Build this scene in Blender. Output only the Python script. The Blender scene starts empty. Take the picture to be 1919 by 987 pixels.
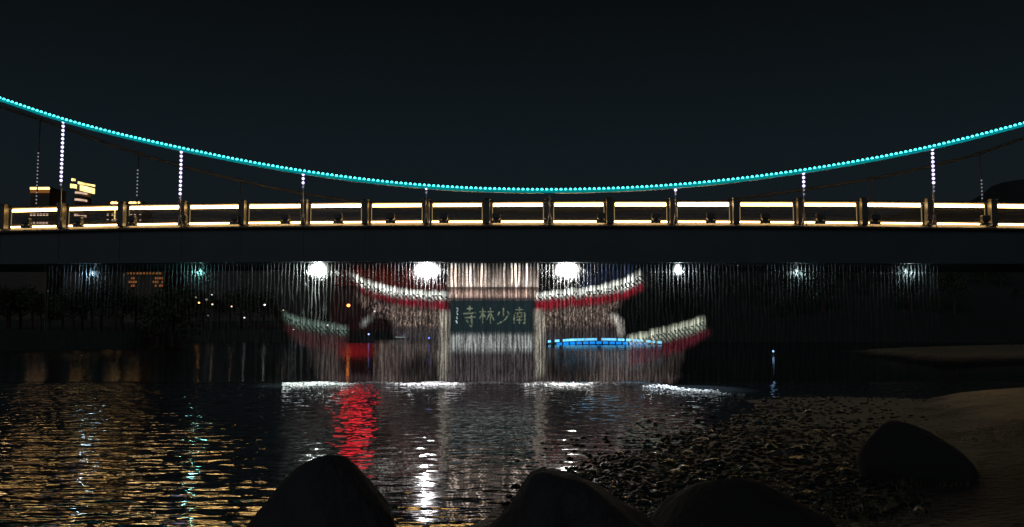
import bpy, bmesh, math, random
import numpy as np
from mathutils import Vector, Matrix

random.seed(11)
rng = np.random.default_rng(11)
S = bpy.context.scene
COL = S.collection

# ------------------------------------------------------------------ camera, world, light, exposure
F_PX, CX, CY, EYE = 1600.0, 959.5, 493.5, 2.5          # focal length and centre in photo pixels, eye height above the water
PITCH = math.atan(116.5 / F_PX)                        # horizon lies at photo row 610
cam_d = bpy.data.cameras.new('camera')
cam_d.sensor_width = 36.0
cam_d.lens = 36.0 * F_PX / 1919.0
cam_d.clip_start, cam_d.clip_end = 0.1, 9000.0
cam = bpy.data.objects.new('camera', cam_d)
COL.objects.link(cam)
cam.location = (0, 0, EYE)
cam.rotation_euler = (math.pi / 2 + PITCH, 0, 0)
S.camera = cam

world = bpy.data.worlds.new('World')
S.world = world
world.use_nodes = True
wn, wl = world.node_tree.nodes, world.node_tree.links
bg = wn['Background']
tc = wn.new('ShaderNodeTexCoord')
sp = wn.new('ShaderNodeSeparateXYZ')
wl.new(tc.outputs['Generated'], sp.inputs[0])
rp = wn.new('ShaderNodeValToRGB')
els = rp.color_ramp.elements
els[0].position, els[0].color = 0.0, (0.0046, 0.0043, 0.0044, 1)
els[1].position, els[1].color = 0.45, (0.0026, 0.0032, 0.0036, 1)
for pos, c in ((0.075, (0.0056, 0.0058, 0.0064)), (0.13, (0.0068, 0.0102, 0.0128)), (0.20, (0.0058, 0.0098, 0.0128)), (0.28, (0.0040, 0.0064, 0.0082)), (0.36, (0.0029, 0.0040, 0.0047))):
    e = els.new(pos); e.color = (*c, 1)
wl.new(sp.outputs['Z'], rp.inputs[0])
wl.new(rp.outputs[0], bg.inputs[0])
bg.inputs[1].default_value = 1.0

sun_d = bpy.data.lights.new('night_fill', 'SUN')       # dim fill added from behind the camera to lift the dark tones
sun_d.energy = 0.20
sun_d.angle = math.radians(40)
sun_d.color = (0.86, 0.93, 1.0)
sun = bpy.data.objects.new('night_fill', sun_d)
COL.objects.link(sun)
sun.rotation_euler = (math.radians(58), 0, math.radians(-24))

S.view_settings.view_transform = 'Standard'
S.view_settings.look = 'None'
S.view_settings.exposure = 0.0
S.view_settings.gamma = 1.0
S.render.engine = 'CYCLES'
S.cycles.use_denoising = True
S.cycles.max_bounces = 5
S.cycles.glossy_bounces = 3
S.cycles.diffuse_bounces = 2
S.cycles.transparent_max_bounces = 24
S.cycles.sample_clamp_indirect = 25.0
S.cycles.caustics_reflective = False
S.cycles.caustics_refractive = False

# ------------------------------------------------------------------ helpers
def lin(r, g=None, b=None):
    if g is None: r, g, b = r
    f = lambda c: (c / 255 / 12.92) if c / 255 <= 0.04045 else ((c / 255 + 0.055) / 1.055) ** 2.4
    return (f(r), f(g), f(b))

def ray(px, py):
    cx, cy = (px - CX) / F_PX, (CY - py) / F_PX
    return Vector((cx, math.cos(PITCH) - math.sin(PITCH) * cy, math.sin(PITCH) + math.cos(PITCH) * cy))

def at(px, py, Y):
    d = ray(px, py)
    return Vector((0, 0, EYE)) + d * (Y / d.y)

def on_water(px, py, z=0.0):
    d = ray(px, py)
    return Vector((0, 0, EYE)) + d * ((z - EYE) / d.z)

class MB:
    def __init__(s): s.v, s.f = [], []
    def add(s, vs, fs):
        o = len(s.v); s.v += [tuple(v) for v in vs]; s.f += [tuple(i + o for i in f) for f in fs]
        return s
    def box(s, c, d, b=0.0):
        x, y, z = c; a, e, h = d[0] / 2, d[1] / 2, d[2] / 2
        if b <= 0:
            vs = [(x + i * a, y + j * e, z + k * h) for k in (-1, 1) for j in (-1, 1) for i in (-1, 1)]
            return s.add(vs, [(0, 2, 3, 1), (4, 5, 7, 6), (0, 1, 5, 4), (2, 6, 7, 3), (0, 4, 6, 2), (1, 3, 7, 5)])
        vs = []
        for k, m in ((-h, b), (-h + b, 0), (h - b, 0), (h, b)):
            for (i, j) in ((-1, -1), (1, -1), (1, 1), (-1, 1)):
                vs.append((x + i * (a - m), y + j * (e - m), z + k))
        fs = [(3, 2, 1, 0), (12, 13, 14, 15)]
        for r in range(3):
            for q in range(4):
                fs.append((r * 4 + q, r * 4 + (q + 1) % 4, r * 4 + 4 + (q + 1) % 4, r * 4 + 4 + q))
        return s.add(vs, fs)
    def tube(s, pts, rad, n=8, cap=True):
        pts = [Vector(p) for p in pts]
        rads = rad if isinstance(rad, (list, tuple)) else [rad] * len(pts)
        vs, fs = [], []
        for i, p in enumerate(pts):
            t = (pts[min(i + 1, len(pts) - 1)] - pts[max(i - 1, 0)]).normalized()
            up = Vector((0, 1, 0)) if abs(t.y) < 0.9 else Vector((1, 0, 0))
            a = t.cross(up).normalized(); b = t.cross(a)
            for k in range(n):
                w = 2 * math.pi * k / n
                vs.append(p + (a * math.cos(w) + b * math.sin(w)) * rads[i])
        for i in range(len(pts) - 1):
            for k in range(n):
                fs.append((i * n + k, i * n + (k + 1) % n, (i + 1) * n + (k + 1) % n, (i + 1) * n + k))
        if cap:
            fs.append(tuple(range(n - 1, -1, -1))); fs.append(tuple((len(pts) - 1) * n + k for k in range(n)))
        return s.add(vs, fs)
    def ball(s, c, r, sub=1, sq=(1, 1, 1)):
        vs, fs = ICO[sub]
        return s.add([(c[0] + v[0] * r * sq[0], c[1] + v[1] * r * sq[1], c[2] + v[2] * r * sq[2]) for v in vs], fs)
    def mesh(s, name, mat=None, smooth=False):
        me = bpy.data.meshes.new(name)
        me.from_pydata(s.v, [], s.f)
        if mat: me.materials.append(mat)
        if smooth:
            me.polygons.foreach_set('use_smooth', [True] * len(me.polygons))
        me.update()
        return me

def _ico(sub):
    bm = bmesh.new(); bmesh.ops.create_icosphere(bm, subdivisions=sub, radius=1.0)
    vs = [tuple(v.co) for v in bm.verts]; fs = [tuple(v.index for v in f.verts) for f in bm.faces]
    bm.free(); return vs, fs
ICO = {k: _ico(k) for k in (1, 2, 3, 4)}

def obj(name, me, parent=None, loc=None, rotz=None, **props):
    o = bpy.data.objects.new(name, me); COL.objects.link(o)
    if parent: o.parent = parent
    if loc is not None: o.location = loc
    if rotz is not None: o.rotation_euler = (0, 0, rotz)
    for k, v in props.items(): o[k] = v
    return o

def thing(name, label, cat, loc=(0, 0, 0), rotz=0.0, group=None):
    o = obj(name, None, None, loc, rotz, label=label, category=cat)
    if group: o['group'] = group
    return o

def nt(name):
    m = bpy.data.materials.new(name); m.use_nodes = True
    return m, m.node_tree.nodes, m.node_tree.links, m.node_tree.nodes['Principled BSDF']

def mat(name, col, rough=0.7, metal=0.0, vary=0.3, scale=6.0, bump=0.0, bscale=None, spec=None):
    m, N, L, P = nt(name)
    P.inputs['Roughness'].default_value = rough
    P.inputs['Metallic'].default_value = metal
    if spec is not None: P.inputs['Specular IOR Level'].default_value = spec
    c = N.new('ShaderNodeTexCoord')
    t = N.new('ShaderNodeTexNoise'); t.inputs['Scale'].default_value = scale; t.inputs['Detail'].default_value = 5
    L.new(c.outputs['Object'], t.inputs['Vector'])
    r = N.new('ShaderNodeMapRange'); r.inputs[3].default_value = 1 - vary; r.inputs[4].default_value = 1 + vary
    L.new(t.outputs[0], r.inputs[0])
    x = N.new('ShaderNodeMix'); x.data_type = 'RGBA'; x.blend_type = 'MULTIPLY'; x.inputs[0].default_value = 1
    x.inputs[6].default_value = (*col, 1); L.new(r.outputs[0], x.inputs[7]); L.new(x.outputs[2], P.inputs['Base Color'])
    if bump:
        t2 = N.new('ShaderNodeTexNoise'); t2.inputs['Scale'].default_value = bscale or scale * 3; t2.inputs['Detail'].default_value = 6
        L.new(c.outputs['Object'], t2.inputs['Vector'])
        b = N.new('ShaderNodeBump'); b.inputs['Strength'].default_value = 1.0; b.inputs['Distance'].default_value = bump
        L.new(t2.outputs[0], b.inputs['Height']); L.new(b.outputs[0], P.inputs['Normal'])
    return m

def glow(name, col, strength, vary=0.0, scale=4.0):
    m = bpy.data.materials.new(name); m.use_nodes = True
    N, L = m.node_tree.nodes, m.node_tree.links
    N.remove(N['Principled BSDF'])
    e = N.new('ShaderNodeEmission'); e.inputs[0].default_value = (*col, 1); e.inputs[1].default_value = strength
    if vary:
        c = N.new('ShaderNodeTexCoord'); t = N.new('ShaderNodeTexNoise'); t.inputs['Scale'].default_value = scale
        L.new(c.outputs['Object'], t.inputs['Vector'])
        r = N.new('ShaderNodeMapRange'); r.inputs[1].default_value = 0.3; r.inputs[2].default_value = 0.7
        r.inputs[3].default_value = strength * (1 - vary); r.inputs[4].default_value = strength * (1 + vary)
        L.new(t.outputs[0], r.inputs[0]); L.new(r.outputs[0], e.inputs[1])
    L.new(e.outputs[0], N['Material Output'].inputs[0])
    return m

M = {}
M['steel'] = mat('painted_steel', (0.046, 0.070, 0.082), 0.55, 0.0, 0.25, 0.8)
M['beam'] = mat('edge_beam_paint', (0.045, 0.042, 0.044), 0.6, 0.0, 0.25, 3.0, 0.004)
M['post'] = mat('post_paint', (0.09, 0.086, 0.08), 0.45, 0.0, 0.2, 5.0)
M['rail'] = mat('rail_metal', (0.07, 0.065, 0.063), 0.5, 0.0, 0.2, 5.0)
M['cable'] = mat('cable_sheath', (0.20, 0.24, 0.25), 0.5, 0.0, 0.15, 6.0)
M['dark_cable'] = mat('dark_cable_sheath', (0.045, 0.042, 0.04), 0.7, 0.0, 0.15, 6.0)
M['rod'] = mat('hanger_rod', (0.45, 0.43, 0.47), 0.4, 0.2, 0.15, 6.0)
M['fixture'] = mat('fixture_housing', (0.07, 0.07, 0.07), 0.5, 0.2, 0.2, 9.0)
M['galv'] = mat('galvanised', (0.55, 0.55, 0.56), 0.35, 0.4, 0.15, 9.0)
M['pipe'] = mat('dark_pipe', (0.02, 0.024, 0.026), 0.95, spec=0.05)
M['led'] = glow('warm_led_strip', (1.0, 0.60, 0.20), 23.0, 0.12, 0.9)
M['led_low'] = glow('warm_led_strip_low', (1.0, 0.60, 0.22), 15.0, 0.12, 0.9)
LEDS = [M['led']] + [glow('warm_led_strip', c, k, 0.15, 0.9) for c, k in (((1.0, 0.64, 0.26), 21.0), ((1.0, 0.57, 0.17), 15.0), ((1.0, 0.66, 0.32), 26.0))]
M['led_side'] = glow('warm_led_strip_side', (1.0, 0.70, 0.30), 0.26)
M['teal'] = glow('teal_bulb', (0.08, 1.0, 0.97), 3.6)
M['violet'] = glow('violet_white_bulb', (0.72, 0.64, 1.0), 2.2)
M['violet_dim'] = glow('violet_white_bulb_dim', (0.72, 0.68, 1.0), 0.42)
M['grey_bulb'] = glow('grey_bulb', (0.80, 0.86, 1.0), 0.33)

# ------------------------------------------------------------------ the river bed and land: one sheet to the horizon
def interp(x, xs, ys): return np.interp(x, xs, ys)
def sstep(a, b, x):
    t = np.clip((x - a) / (b - a), 0, 1); return t * t * (3 - 2 * t)
_lat = rng.random((64, 64))
def vnoise(x, y):
    xi, yi = np.floor(x).astype(int), np.floor(y).astype(int)
    fx, fy = x - xi, y - yi
    fx, fy = fx * fx * (3 - 2 * fx), fy * fy * (3 - 2 * fy)
    g = lambda i, j: _lat[i % 64, j % 64]
    return (g(xi, yi) * (1 - fx) + g(xi + 1, yi) * fx) * (1 - fy) + (g(xi, yi + 1) * (1 - fx) + g(xi + 1, yi + 1) * fx) * fy - 0.5
def fbm(x, y): return vnoise(x, y) + 0.5 * vnoise(2.1 * x + 7, 2.1 * y) + 0.25 * vnoise(4.3 * x, 4.3 * y + 3)

def ground_h(x, y):
    x, y = np.asarray(x, float), np.asarray(y, float)
    n = fbm(x * 0.55, y * 0.55)
    # bank under the camera
    sb = 9.2 - y + 1.2 * n + 0.02 * x
    hb = np.where(sb > 0, 0.115 * sb, 0.22 * sb)
    # pebbly shore on the right, ending at a sandy crest before the bridge
    xs = interp(y, [0, 9, 10.6, 13, 16.7, 18.2, 22, 29.6, 31.2], [-9, -2.2, -1.1, 0.1, 1.5, 2.9, 5.2, 8.6, 11.0])
    yc = interp(x, [0, 8, 11, 13, 16, 24, 60], [31, 30.4, 31.2, 30.2, 28.6, 27, 27])
    sr = (x - xs) * 0.75 + 0.9 * n
    flat = 0.022 * np.minimum(np.maximum(sr, 0), 5) + 0.20 * np.maximum(sr - 4.2, 0) * sstep(14, 24, y) + 0.10 * np.maximum(sr - 4.5, 0) * (1 - sstep(14, 24, y))
    hr = np.where(sr > 0, np.minimum(flat, 0.62 + 0.02 * sr), 0.14 * sr)
    edge = (yc - y) + 0.5 * n
    hr = np.where(edge < 1.6, hr * sstep(-0.2, 1.6, edge) + np.minimum(edge, 0) * 0.25, hr)
    hr = hr + 0.05 * vnoise(x * 1.6, y * 1.6) * (sr > -0.6)
    # sandbar beyond the bridge on the right
    u = x / np.maximum(y, 1.0)
    d_in = interp(u, [0.36, 0.44, 0.50, 0.60, 0.8, 1.6], [80, 62, 50.5, 56, 60, 60])
    d_out = interp(u, [0.36, 0.44, 0.50, 0.60, 0.8, 1.6], [80, 84, 90, 98, 104, 110])
    ss = np.minimum(y - d_in, d_out - y)
    hs = np.clip(0.06 * ss + 0.12 * n, -1.2, 0.62)
    hs = np.where((u > 0.33) & (y > 40), hs, -1.2)
    # far bank and hills
    yb = interp(u, [-1.2, -0.6, -0.44, -0.38, -0.2, 0.1, 0.5, 1.2], [84, 86, 94, 138, 126, 134, 128, 130])
    t = y - yb + 3 * fbm(x * 0.06, y * 0.06)
    hf = np.where(t > 0, 1.6 * sstep(0, 6, t) + 0.02 * np.minimum(t, 120), 0.12 * t)
    hill = sstep(0.14, 0.66, u) * sstep(130, 420, y) * (50 + 14 * fbm(u * 9, y * 0.004) + 6 * fbm(u * 30, y * 0.01))
    low = sstep(0.02, 0.3, u) * sstep(0, 90, t) * 18
    hf = hf + np.where(t > 0, hill + low, 0)
    h = np.maximum.reduce([hb, hr, hs, hf])
    return np.maximum(h, -1.2)

def build_ground():
    ys = np.concatenate([np.linspace(-14, 8, 30), np.linspace(8.3, 42, 190), np.geomspace(43, 5000, 120)])
    us = np.linspace(-1.0, 1.0, 261); us = np.sign(us) * np.abs(us) ** 1.25 * 1.5
    U, Y = np.meshgrid(us, ys)
    X = U * (np.maximum(Y, 0) + 14)
    Z = ground_h(X, Y)
    V = np.stack([X, Y, Z], -1).reshape(-1, 3)
    ny, nx = len(ys), len(us)
    i = np.arange(ny - 1)[:, None] * nx + np.arange(nx - 1)[None, :]
    Fq = np.stack([i, i + 1, i + nx + 1, i + nx], -1).reshape(-1, 4)
    me = bpy.data.meshes.new('ground'); me.from_pydata(V.tolist(), [], Fq.tolist())
    me.polygons.foreach_set('use_smooth', [True] * len(me.polygons))
    m, N, L, P = nt('shore_earth')
    g = N.new('ShaderNodeNewGeometry'); s = N.new('ShaderNodeSeparateXYZ'); L.new(g.outputs['Position'], s.inputs[0])
    n1 = N.new('ShaderNodeTexNoise'); n1.inputs['Scale'].default_value = 0.8; n1.inputs['Detail'].default_value = 8
    L.new(g.outputs['Position'], n1.inputs['Vector'])
    n2 = N.new('ShaderNodeTexVoronoi'); n2.inputs['Scale'].default_value = 7.0
    L.new(g.outputs['Position'], n2.inputs['Vector'])
    hgt = N.new('ShaderNodeMath'); hgt.operation = 'MULTIPLY_ADD'; hgt.inputs[1].default_value = 0.35
    L.new(n1.outputs[0], hgt.inputs[0]); L.new(s.outputs['Z'], hgt.inputs[2])
    r = N.new('ShaderNodeValToRGB'); E = r.color_ramp.elements
    E[0].position, E[0].color = 0.16, (0.010, 0.012, 0.011, 1)      # wet pebbly mud
    E[1].position, E[1].color = 0.62, (0.35, 0.265, 0.150, 1)       # dry sand
    q = E.new(0.34); q.color = (0.019, 0.018, 0.014, 1)
    q = E.new(0.9); q.color = (0.24, 0.18, 0.11, 1)
    L.new(hgt.outputs[0], r.inputs[0])
    far = N.new('ShaderNodeMapRange'); far.inputs[1].default_value = 112; far.inputs[2].default_value = 122
    lf = N.new('ShaderNodeMath'); lf.operation = 'LESS_THAN'; lf.inputs[1].default_value = 4.0; L.new(s.outputs['X'], lf.inputs[0])
    fy = N.new('ShaderNodeMath'); fy.operation = 'MULTIPLY_ADD'; fy.inputs[1].default_value = 60.0; L.new(lf.outputs[0], fy.inputs[0]); L.new(s.outputs['Y'], fy.inputs[2])
    L.new(fy.outputs[0], far.inputs[0])
    near = N.new('ShaderNodeMapRange'); near.inputs[1].default_value = 17; near.inputs[2].default_value = 29
    nj = N.new('ShaderNodeMath'); nj.operation = 'MULTIPLY_ADD'; nj.inputs[1].default_value = 7.0
    L.new(n1.outputs[0], nj.inputs[0]); L.new(s.outputs['Y'], nj.inputs[2])
    ns = N.new('ShaderNodeMath'); ns.operation = 'SUBTRACT'; ns.inputs[1].default_value = 3.5; L.new(nj.outputs[0], ns.inputs[0])
    L.new(ns.outputs[0], near.inputs[0])
    mx0 = N.new('ShaderNodeMix'); mx0.data_type = 'RGBA'; mx0.inputs[6].default_value = (0.017, 0.017, 0.014, 1)
    L.new(near.outputs[0], mx0.inputs[0]); L.new(r.outputs[0], mx0.inputs[7])
    mx = N.new('ShaderNodeMix'); mx.data_type = 'RGBA'; mx.inputs[7].default_value = (0.030, 0.042, 0.038, 1)
    L.new(far.outputs[0], mx.inputs[0]); L.new(mx0.outputs[2], mx.inputs[6]); L.new(mx.outputs[2], P.inputs['Base Color'])
    P.inputs['Roughness'].default_value = 0.75
    b = N.new('ShaderNodeBump'); b.inputs['Distance'].default_value = 0.05
    L.new(n2.outputs['Distance'], b.inputs['Height']); L.new(b.outputs[0], P.inputs['Normal'])
    me.materials.append(m)
    obj('ground', me, kind='structure', label='dark pebbly river bank with a sandy right shore and low far hills')
build_ground()

# ------------------------------------------------------------------ the river
def build_river():
    m, N, L, P = nt('river_water')
    P.inputs['Base Color'].default_value = (0.003, 0.004, 0.005, 1)
    P.inputs['IOR'].default_value = 1.333
    g = N.new('ShaderNodeNewGeometry'); s = N.new('ShaderNodeSeparateXYZ'); L.new(g.outputs['Position'], s.inputs[0])
    def math_(op, a, b=None, c=None):
        n = N.new('ShaderNodeMath'); n.operation = op
        for i, q in enumerate((a, b, c)):
            if q is None: continue
            if isinstance(q, (int, float)): n.inputs[i].default_value = q
            else: L.new(q, n.inputs[i])
        return n.outputs[0]
    def rng_(v, a, b, c, d, smooth=True):
        n = N.new('ShaderNodeMapRange'); n.interpolation_type = 'SMOOTHSTEP' if smooth else 'LINEAR'
        for i, q in enumerate((a, b, c, d)): n.inputs[i + 1].default_value = q
        L.new(v, n.inputs[0]); return n.outputs[0]
    def noise(sx, sy, detail, dist=0.0, off=0.0):
        mp = N.new('ShaderNodeMapping'); mp.inputs['Scale'].default_value = (sx, sy, 1); mp.inputs['Location'].default_value = (off, off * 0.7, 0)
        mp.inputs['Rotation'].default_value = (0, 0, 0.04)
        L.new(g.outputs['Position'], mp.inputs[0])
        t = N.new('ShaderNodeTexNoise'); t.inputs['Scale'].default_value = 1.0; t.inputs['Detail'].default_value = detail
        t.inputs['Roughness'].default_value = 0.5; t.inputs['Distortion'].default_value = dist
        L.new(mp.outputs[0], t.inputs['Vector']); return t.outputs[0]
    X, Y = s.outputs['X'], s.outputs['Y']
    warp = math_('MULTIPLY_ADD', noise(0.25, 0.25, 2), 5.0, -2.5)
    side = math_('ADD', math_('MULTIPLY_ADD', Y, 0.30, X), warp)          # negative in the open current on the left
    cur = rng_(side, -2.5, 1.5, 1.0, 0.0)
    beyond = rng_(Y, 36.5, 39.0, 0.0, 1.0)
    nearfoot = math_('MULTIPLY', rng_(Y, 9.5, 31.0, 0.0, 1.0), math_('SUBTRACT', 1.0, beyond))
    h1 = math_('MULTIPLY', noise(1.1, 2.4, 1.6), math_('MULTIPLY', math_('MULTIPLY_ADD', cur, 0.075, 0.0170), math_('MULTIPLY_ADD', beyond, -0.8, 1.0)))
    h2 = math_('MULTIPLY', noise(2.4, 11.0, 1.0, off=3.1), math_('MULTIPLY_ADD', cur, 0.0042, 0.0022))
    h3 = math_('MULTIPLY', noise(2.4, 1.5, 1.0, 0.4, off=9.0), math_('MULTIPLY', nearfoot, 0.060))
    hgt = math_('ADD', math_('ADD', h1, h2), h3)
    b = N.new('ShaderNodeBump'); b.inputs['Strength'].default_value = 1.0; b.inputs['Distance'].default_value = 1.0
    L.new(hgt, b.inputs['Height']); L.new(b.outputs[0], P.inputs['Normal'])
    L.new(math_('ADD', rng_(Y, 49.0, 82.0, 0.0, 0.15), 0.035), P.inputs['Roughness'])
    mb = MB()
    ys = [5, 14, 24, 34, 44, 80, 160, 400]; xs = [-260, -60, -20, 0, 20, 60, 260]
    for y in ys:
        for x in xs: mb.v.append((x, y, 0))
    for j in range(len(ys) - 1):
        for i in range(len(xs) - 1):
            k = j * len(xs) + i; mb.f.append((k, k + 1, k + len(xs) + 1, k + len(xs)))
    obj('river', mb.mesh('river', m), kind='structure', label='black rippled river water reflecting the bridge lights')
build_river()

# ------------------------------------------------------------------ the suspension bridge (local x along it, local y away from the camera)
T_YAW = 0.045
YAW = -math.atan(T_YAW)
ROOT = Vector((0, 37.0, 0))
EX = Vector((math.cos(YAW), math.sin(YAW), 0)); EY = Vector((-math.sin(YAW), math.cos(YAW), 0))
def loc(px, py, off=0.0):
    d = ray(px, py); o = Vector((0, 0, EYE))
    t = ((ROOT - o).dot(EY) + off) / d.dot(EY)
    p = o + d * t
    return (p - ROOT).dot(EX), p.z
bridge = thing('suspension_bridge', 'long suspension footbridge with teal lit cable and warm lit railing over the river', 'bridge', ROOT, YAW)

POSTS = [10, 118, 231, 345, 456, 572, 686, 800, 913, 1028, 1142, 1260, 1378, 1498, 1617, 1739, 1858]
sp_ = [loc(p, 415)[0] for p in POSTS]
step = (sp_[-1] - sp_[0]) / (len(sp_) - 1)
sp_ = [sp_[0] - step * 2, sp_[0] - step] + sp_ + [sp_[-1] + step, sp_[-1] + step * 2]
def px_of(s_):          # inverse of loc() in x, on the bridge plane
    p = ROOT + EX * s_
    return CX + F_PX * p.x / p.y
BOT = ([-250, 0, 60, 180, 270, 500, 760, 1000, 1150, 1400, 1600, 1800, 1919, 2200], [433, 425.5, 424, 421.5, 419.6, 416.6, 415, 414.5, 414.5, 415.2, 416.6, 418.7, 420, 425])
TOP = ([-250, 0, 60, 180, 270, 500, 760, 1000, 1150, 1400, 1600, 1800, 1919, 2200], [402, 394.5, 393, 390, 388.5, 386, 384, 383, 382.5, 382.4, 382.8, 384.6, 386, 390])
def zb(s_): p = px_of(s_); return loc(p, float(np.interp(p, *BOT)))[1]
def zt(s_): p = px_of(s_); return loc(p, float(np.interp(p, *TOP)))[1]
def z_under(s_):
    p = px_of(s_); return loc(p, float(np.interp(p, [0, 200, 600, 1300, 1919], [489.5, 487.5, 485, 486, 488.5])), -0.3)[1]

def prism_along(name, ss, f_low, f_high, y0, y1, m, parent):
    mb = MB()
    for s_ in ss:
        a, b = f_low(s_), f_high(s_)
        mb.v += [(s_, y0, a), (s_, y1, a), (s_, y1, b), (s_, y0, b)]
    for i in range(len(ss) - 1):
        for q in range(4):
            mb.f.append((i * 4 + q, i * 4 + (q + 1) % 4, i * 4 + 4 + (q + 1) % 4, i * 4 + 4 + q))
    n = (len(ss) - 1) * 4
    mb.f += [(0, 3, 2, 1), (n, n + 1, n + 2, n + 3)]
    return obj(name, mb.mesh(name, m), parent)
SS = list(np.linspace(-34, 34, 69))
prism_along('deck_girder', SS, z_under, lambda s_: zb(s_) - 0.30, -0.30, 7.3, M['steel'], bridge)
mb = MB()
for s_ in SS:
    z = zb(s_)
    mb.v += [(s_, -0.46, z - 0.298), (s_, 0.60, z - 0.298), (s_, 0.60, z - 0.075), (s_, 0.02, z - 0.075), (s_, -0.46, z - 0.225)]
for i in range(len(SS) - 1):
    for q in range(5): mb.f.append((i * 5 + q, i * 5 + (q + 1) % 5, i * 5 + 5 + (q + 1) % 5, i * 5 + 5 + q))
mb.f += [(0, 4, 3, 2, 1), tuple((len(SS) - 1) * 5 + q for q in range(5))]
obj('edge_beam', mb.mesh('edge_beam', M['beam']), bridge)
prism_along('walkway', SS, lambda s_: zb(s_) - 0.299, lambda s_: zb(s_) - 0.12, 0.602, 7.3, M['beam'], bridge)
for i in range(0, len(sp_)):                                   # stiffener plates on the girder face
    a, b = z_under(sp_[i]), zb(sp_[i]) - 0.30
    mb = MB().box((sp_[i], -0.308, (a + b) / 2), (0.05, 0.016, (b - a) * 0.97))
    obj('stiffener', mb.mesh('stiffener', M['steel']), bridge)
prism_along('girder_flange', SS, lambda s_: z_under(s_) - 0.135, lambda s_: z_under(s_) + 0.03, -0.40, -0.302, M['steel'], bridge)

def railing(off, lit):
    front = off < 3
    for i, s_ in enumerate(sp_):
        b, t = zb(s_) - 0.12, zt(s_) + 0.20
        mb = MB().box((0, 0, (t - b) / 2), (0.25, 0.34, t - b), 0.02)
        p = obj('railing_post', mb.mesh('railing_post', M['post']), bridge, (s_, off - (0.13 if front else 0), b))
        if front:
            mb = MB().box((0, 0, t - b + 0.03), (0.31, 0.40, 0.055), 0.015)
            obj('post_cap', mb.mesh('post_cap', M['post']), p)
    for i in range(len(sp_) - 1):
        a, c = sp_[i] + 0.20, sp_[i + 1] - 0.20
        mid, w = (a + c) / 2, c - a
        za, zc, ta, tc_ = zb(a), zb(c), zt(a), zt(c)
        zm, tm = (za + zc) / 2, (ta + tc_) / 2
        panel = obj('railing_panel', None, bridge, (mid, off + 0.08, zm))
        tilt_b, tilt_t = (zc - za) / w, (tc_ - ta) / w
        H = tm - zm
        def bar(name, x0, x1, z0, th, dep, m, sl, y=0.0):
            mb = MB(); vs = []
            for x in (x0, x1):
                zc_ = z0 + sl * x
                vs += [(x, y - dep / 2, zc_ - th / 2), (x, y + dep / 2, zc_ - th / 2), (x, y + dep / 2, zc_ + th / 2), (x, y - dep / 2, zc_ + th / 2)]
            mb.add(vs, [(0, 1, 5, 4), (1, 2, 6, 5), (2, 3, 7, 6), (3, 0, 4, 7), (0, 3, 2, 1), (4, 5, 6, 7)])
            return obj(name, mb.mesh(name, m), panel)
        bar('handrail', -w / 2 - 0.08, w / 2 + 0.08, H + 0.145, 0.08, 0.16, M['rail'], tilt_t)
        if lit:
            bar('light_strip', -w / 2 + 0.06, w / 2 - 0.06, H, 0.125, 0.05, LEDS[(i * 7 + i // 3) % 4], tilt_t)
            bar('light_strip', -w / 2 + 0.02, w / 2 - 0.02, 0, 0.058, 0.05, M['led_low'], tilt_b)
            for sgn in (-1, 1):
                x = sgn * (w / 2 - 0.025)
                mb = MB(); z0, z1 = 0.05 + tilt_b * x, H - 0.02 + tilt_t * x
                r = 0.10
                pts = [(x, 0, z0), (x, 0, z1 - r)] + [(x - sgn * r * (1 - math.cos(q)), 0, z1 - r + r * math.sin(q)) for q in (0.5, 1.0, 1.5)]
                mb.tube(pts, 0.018, 6)
                obj('light_strip', mb.mesh('light_strip', M['led_side']), panel)
                mb = MB().box((x + sgn * 0.05, 0.03, (z0 + z1) / 2), (0.03, 0.05, z1 - z0 + 0.1))
                obj('frame_side', mb.mesh('frame_side', M['rail']), panel)
        mb = MB()
        k = 9
        for q in range(k):
            z = 0.10 + (H - 0.24) * q / (k - 1)
            mb.box((0, 0.03, z + 0.0), (w - 0.05, 0.05, 0.030))
        obj('infill_bars', mb.mesh('infill_bars', M['rail']), panel, kind='stuff')
railing(0.0, True)
railing(6.9, False)

# bulbs share meshes
bulb_t = MB().ball((0, 0, 0), 0.060, 2).mesh('cable_light', M['teal'], True)
bulb_v = MB().ball((0, 0, 0), 0.062, 2).mesh('hanger_light', M['violet'], True)
bulb_vs = MB().ball((0, 0, 0), 0.040, 2).mesh('hanger_light', M['violet_dim'], True)
bulb_g = MB().ball((0, 0, 0), 0.042, 1).mesh('hanger_light', M['grey_bulb'], True)

def smooth_curve(pts, n):
    xs = np.array([p[0] for p in pts]); ys = np.array([p[1] for p in pts])
    d = np.gradient(ys, xs)
    out = []
    for x in np.linspace(xs[0], xs[-1], n):
        i = min(max(np.searchsorted(xs, x) - 1, 0), len(xs) - 2)
        h = xs[i + 1] - xs[i]; t = (x - xs[i]) / h
        y = (2 * t**3 - 3 * t**2 + 1) * ys[i] + (t**3 - 2 * t**2 + t) * h * d[i] + (-2 * t**3 + 3 * t**2) * ys[i + 1] + (t**3 - t**2) * h * d[i + 1]
        out.append((x, y))
    return out
CO = -0.62                      # plane of the near cable and hangers
CAB = [(-330, 62), (-110, 145), (0, 183), (114, 221), (338, 276.5), (568, 320), (798, 347), (1030, 355), (1265, 346), (1506, 318), (1749, 273), (1919, 230), (2060, 190), (2300, 105)]
cab = [loc(p, q, CO) for p, q in smooth_curve(CAB, 240)]
main = obj('main_cable', MB().tube([(a, CO, b - 0.085) for a, b in cab], 0.085, 10).mesh('main_cable', M['cable'], True), bridge)
obj('cable_glow', MB().tube([(a, CO - 0.085, b - 0.088) for a, b in cab if -24 < a < 23.5], 0.062, 8).mesh('cable_glow', glow('teal_cable_glow', (0.0, 0.80, 0.90), 0.30), True), main)  # glowing band added for the teal light spilling along the cable
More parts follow.
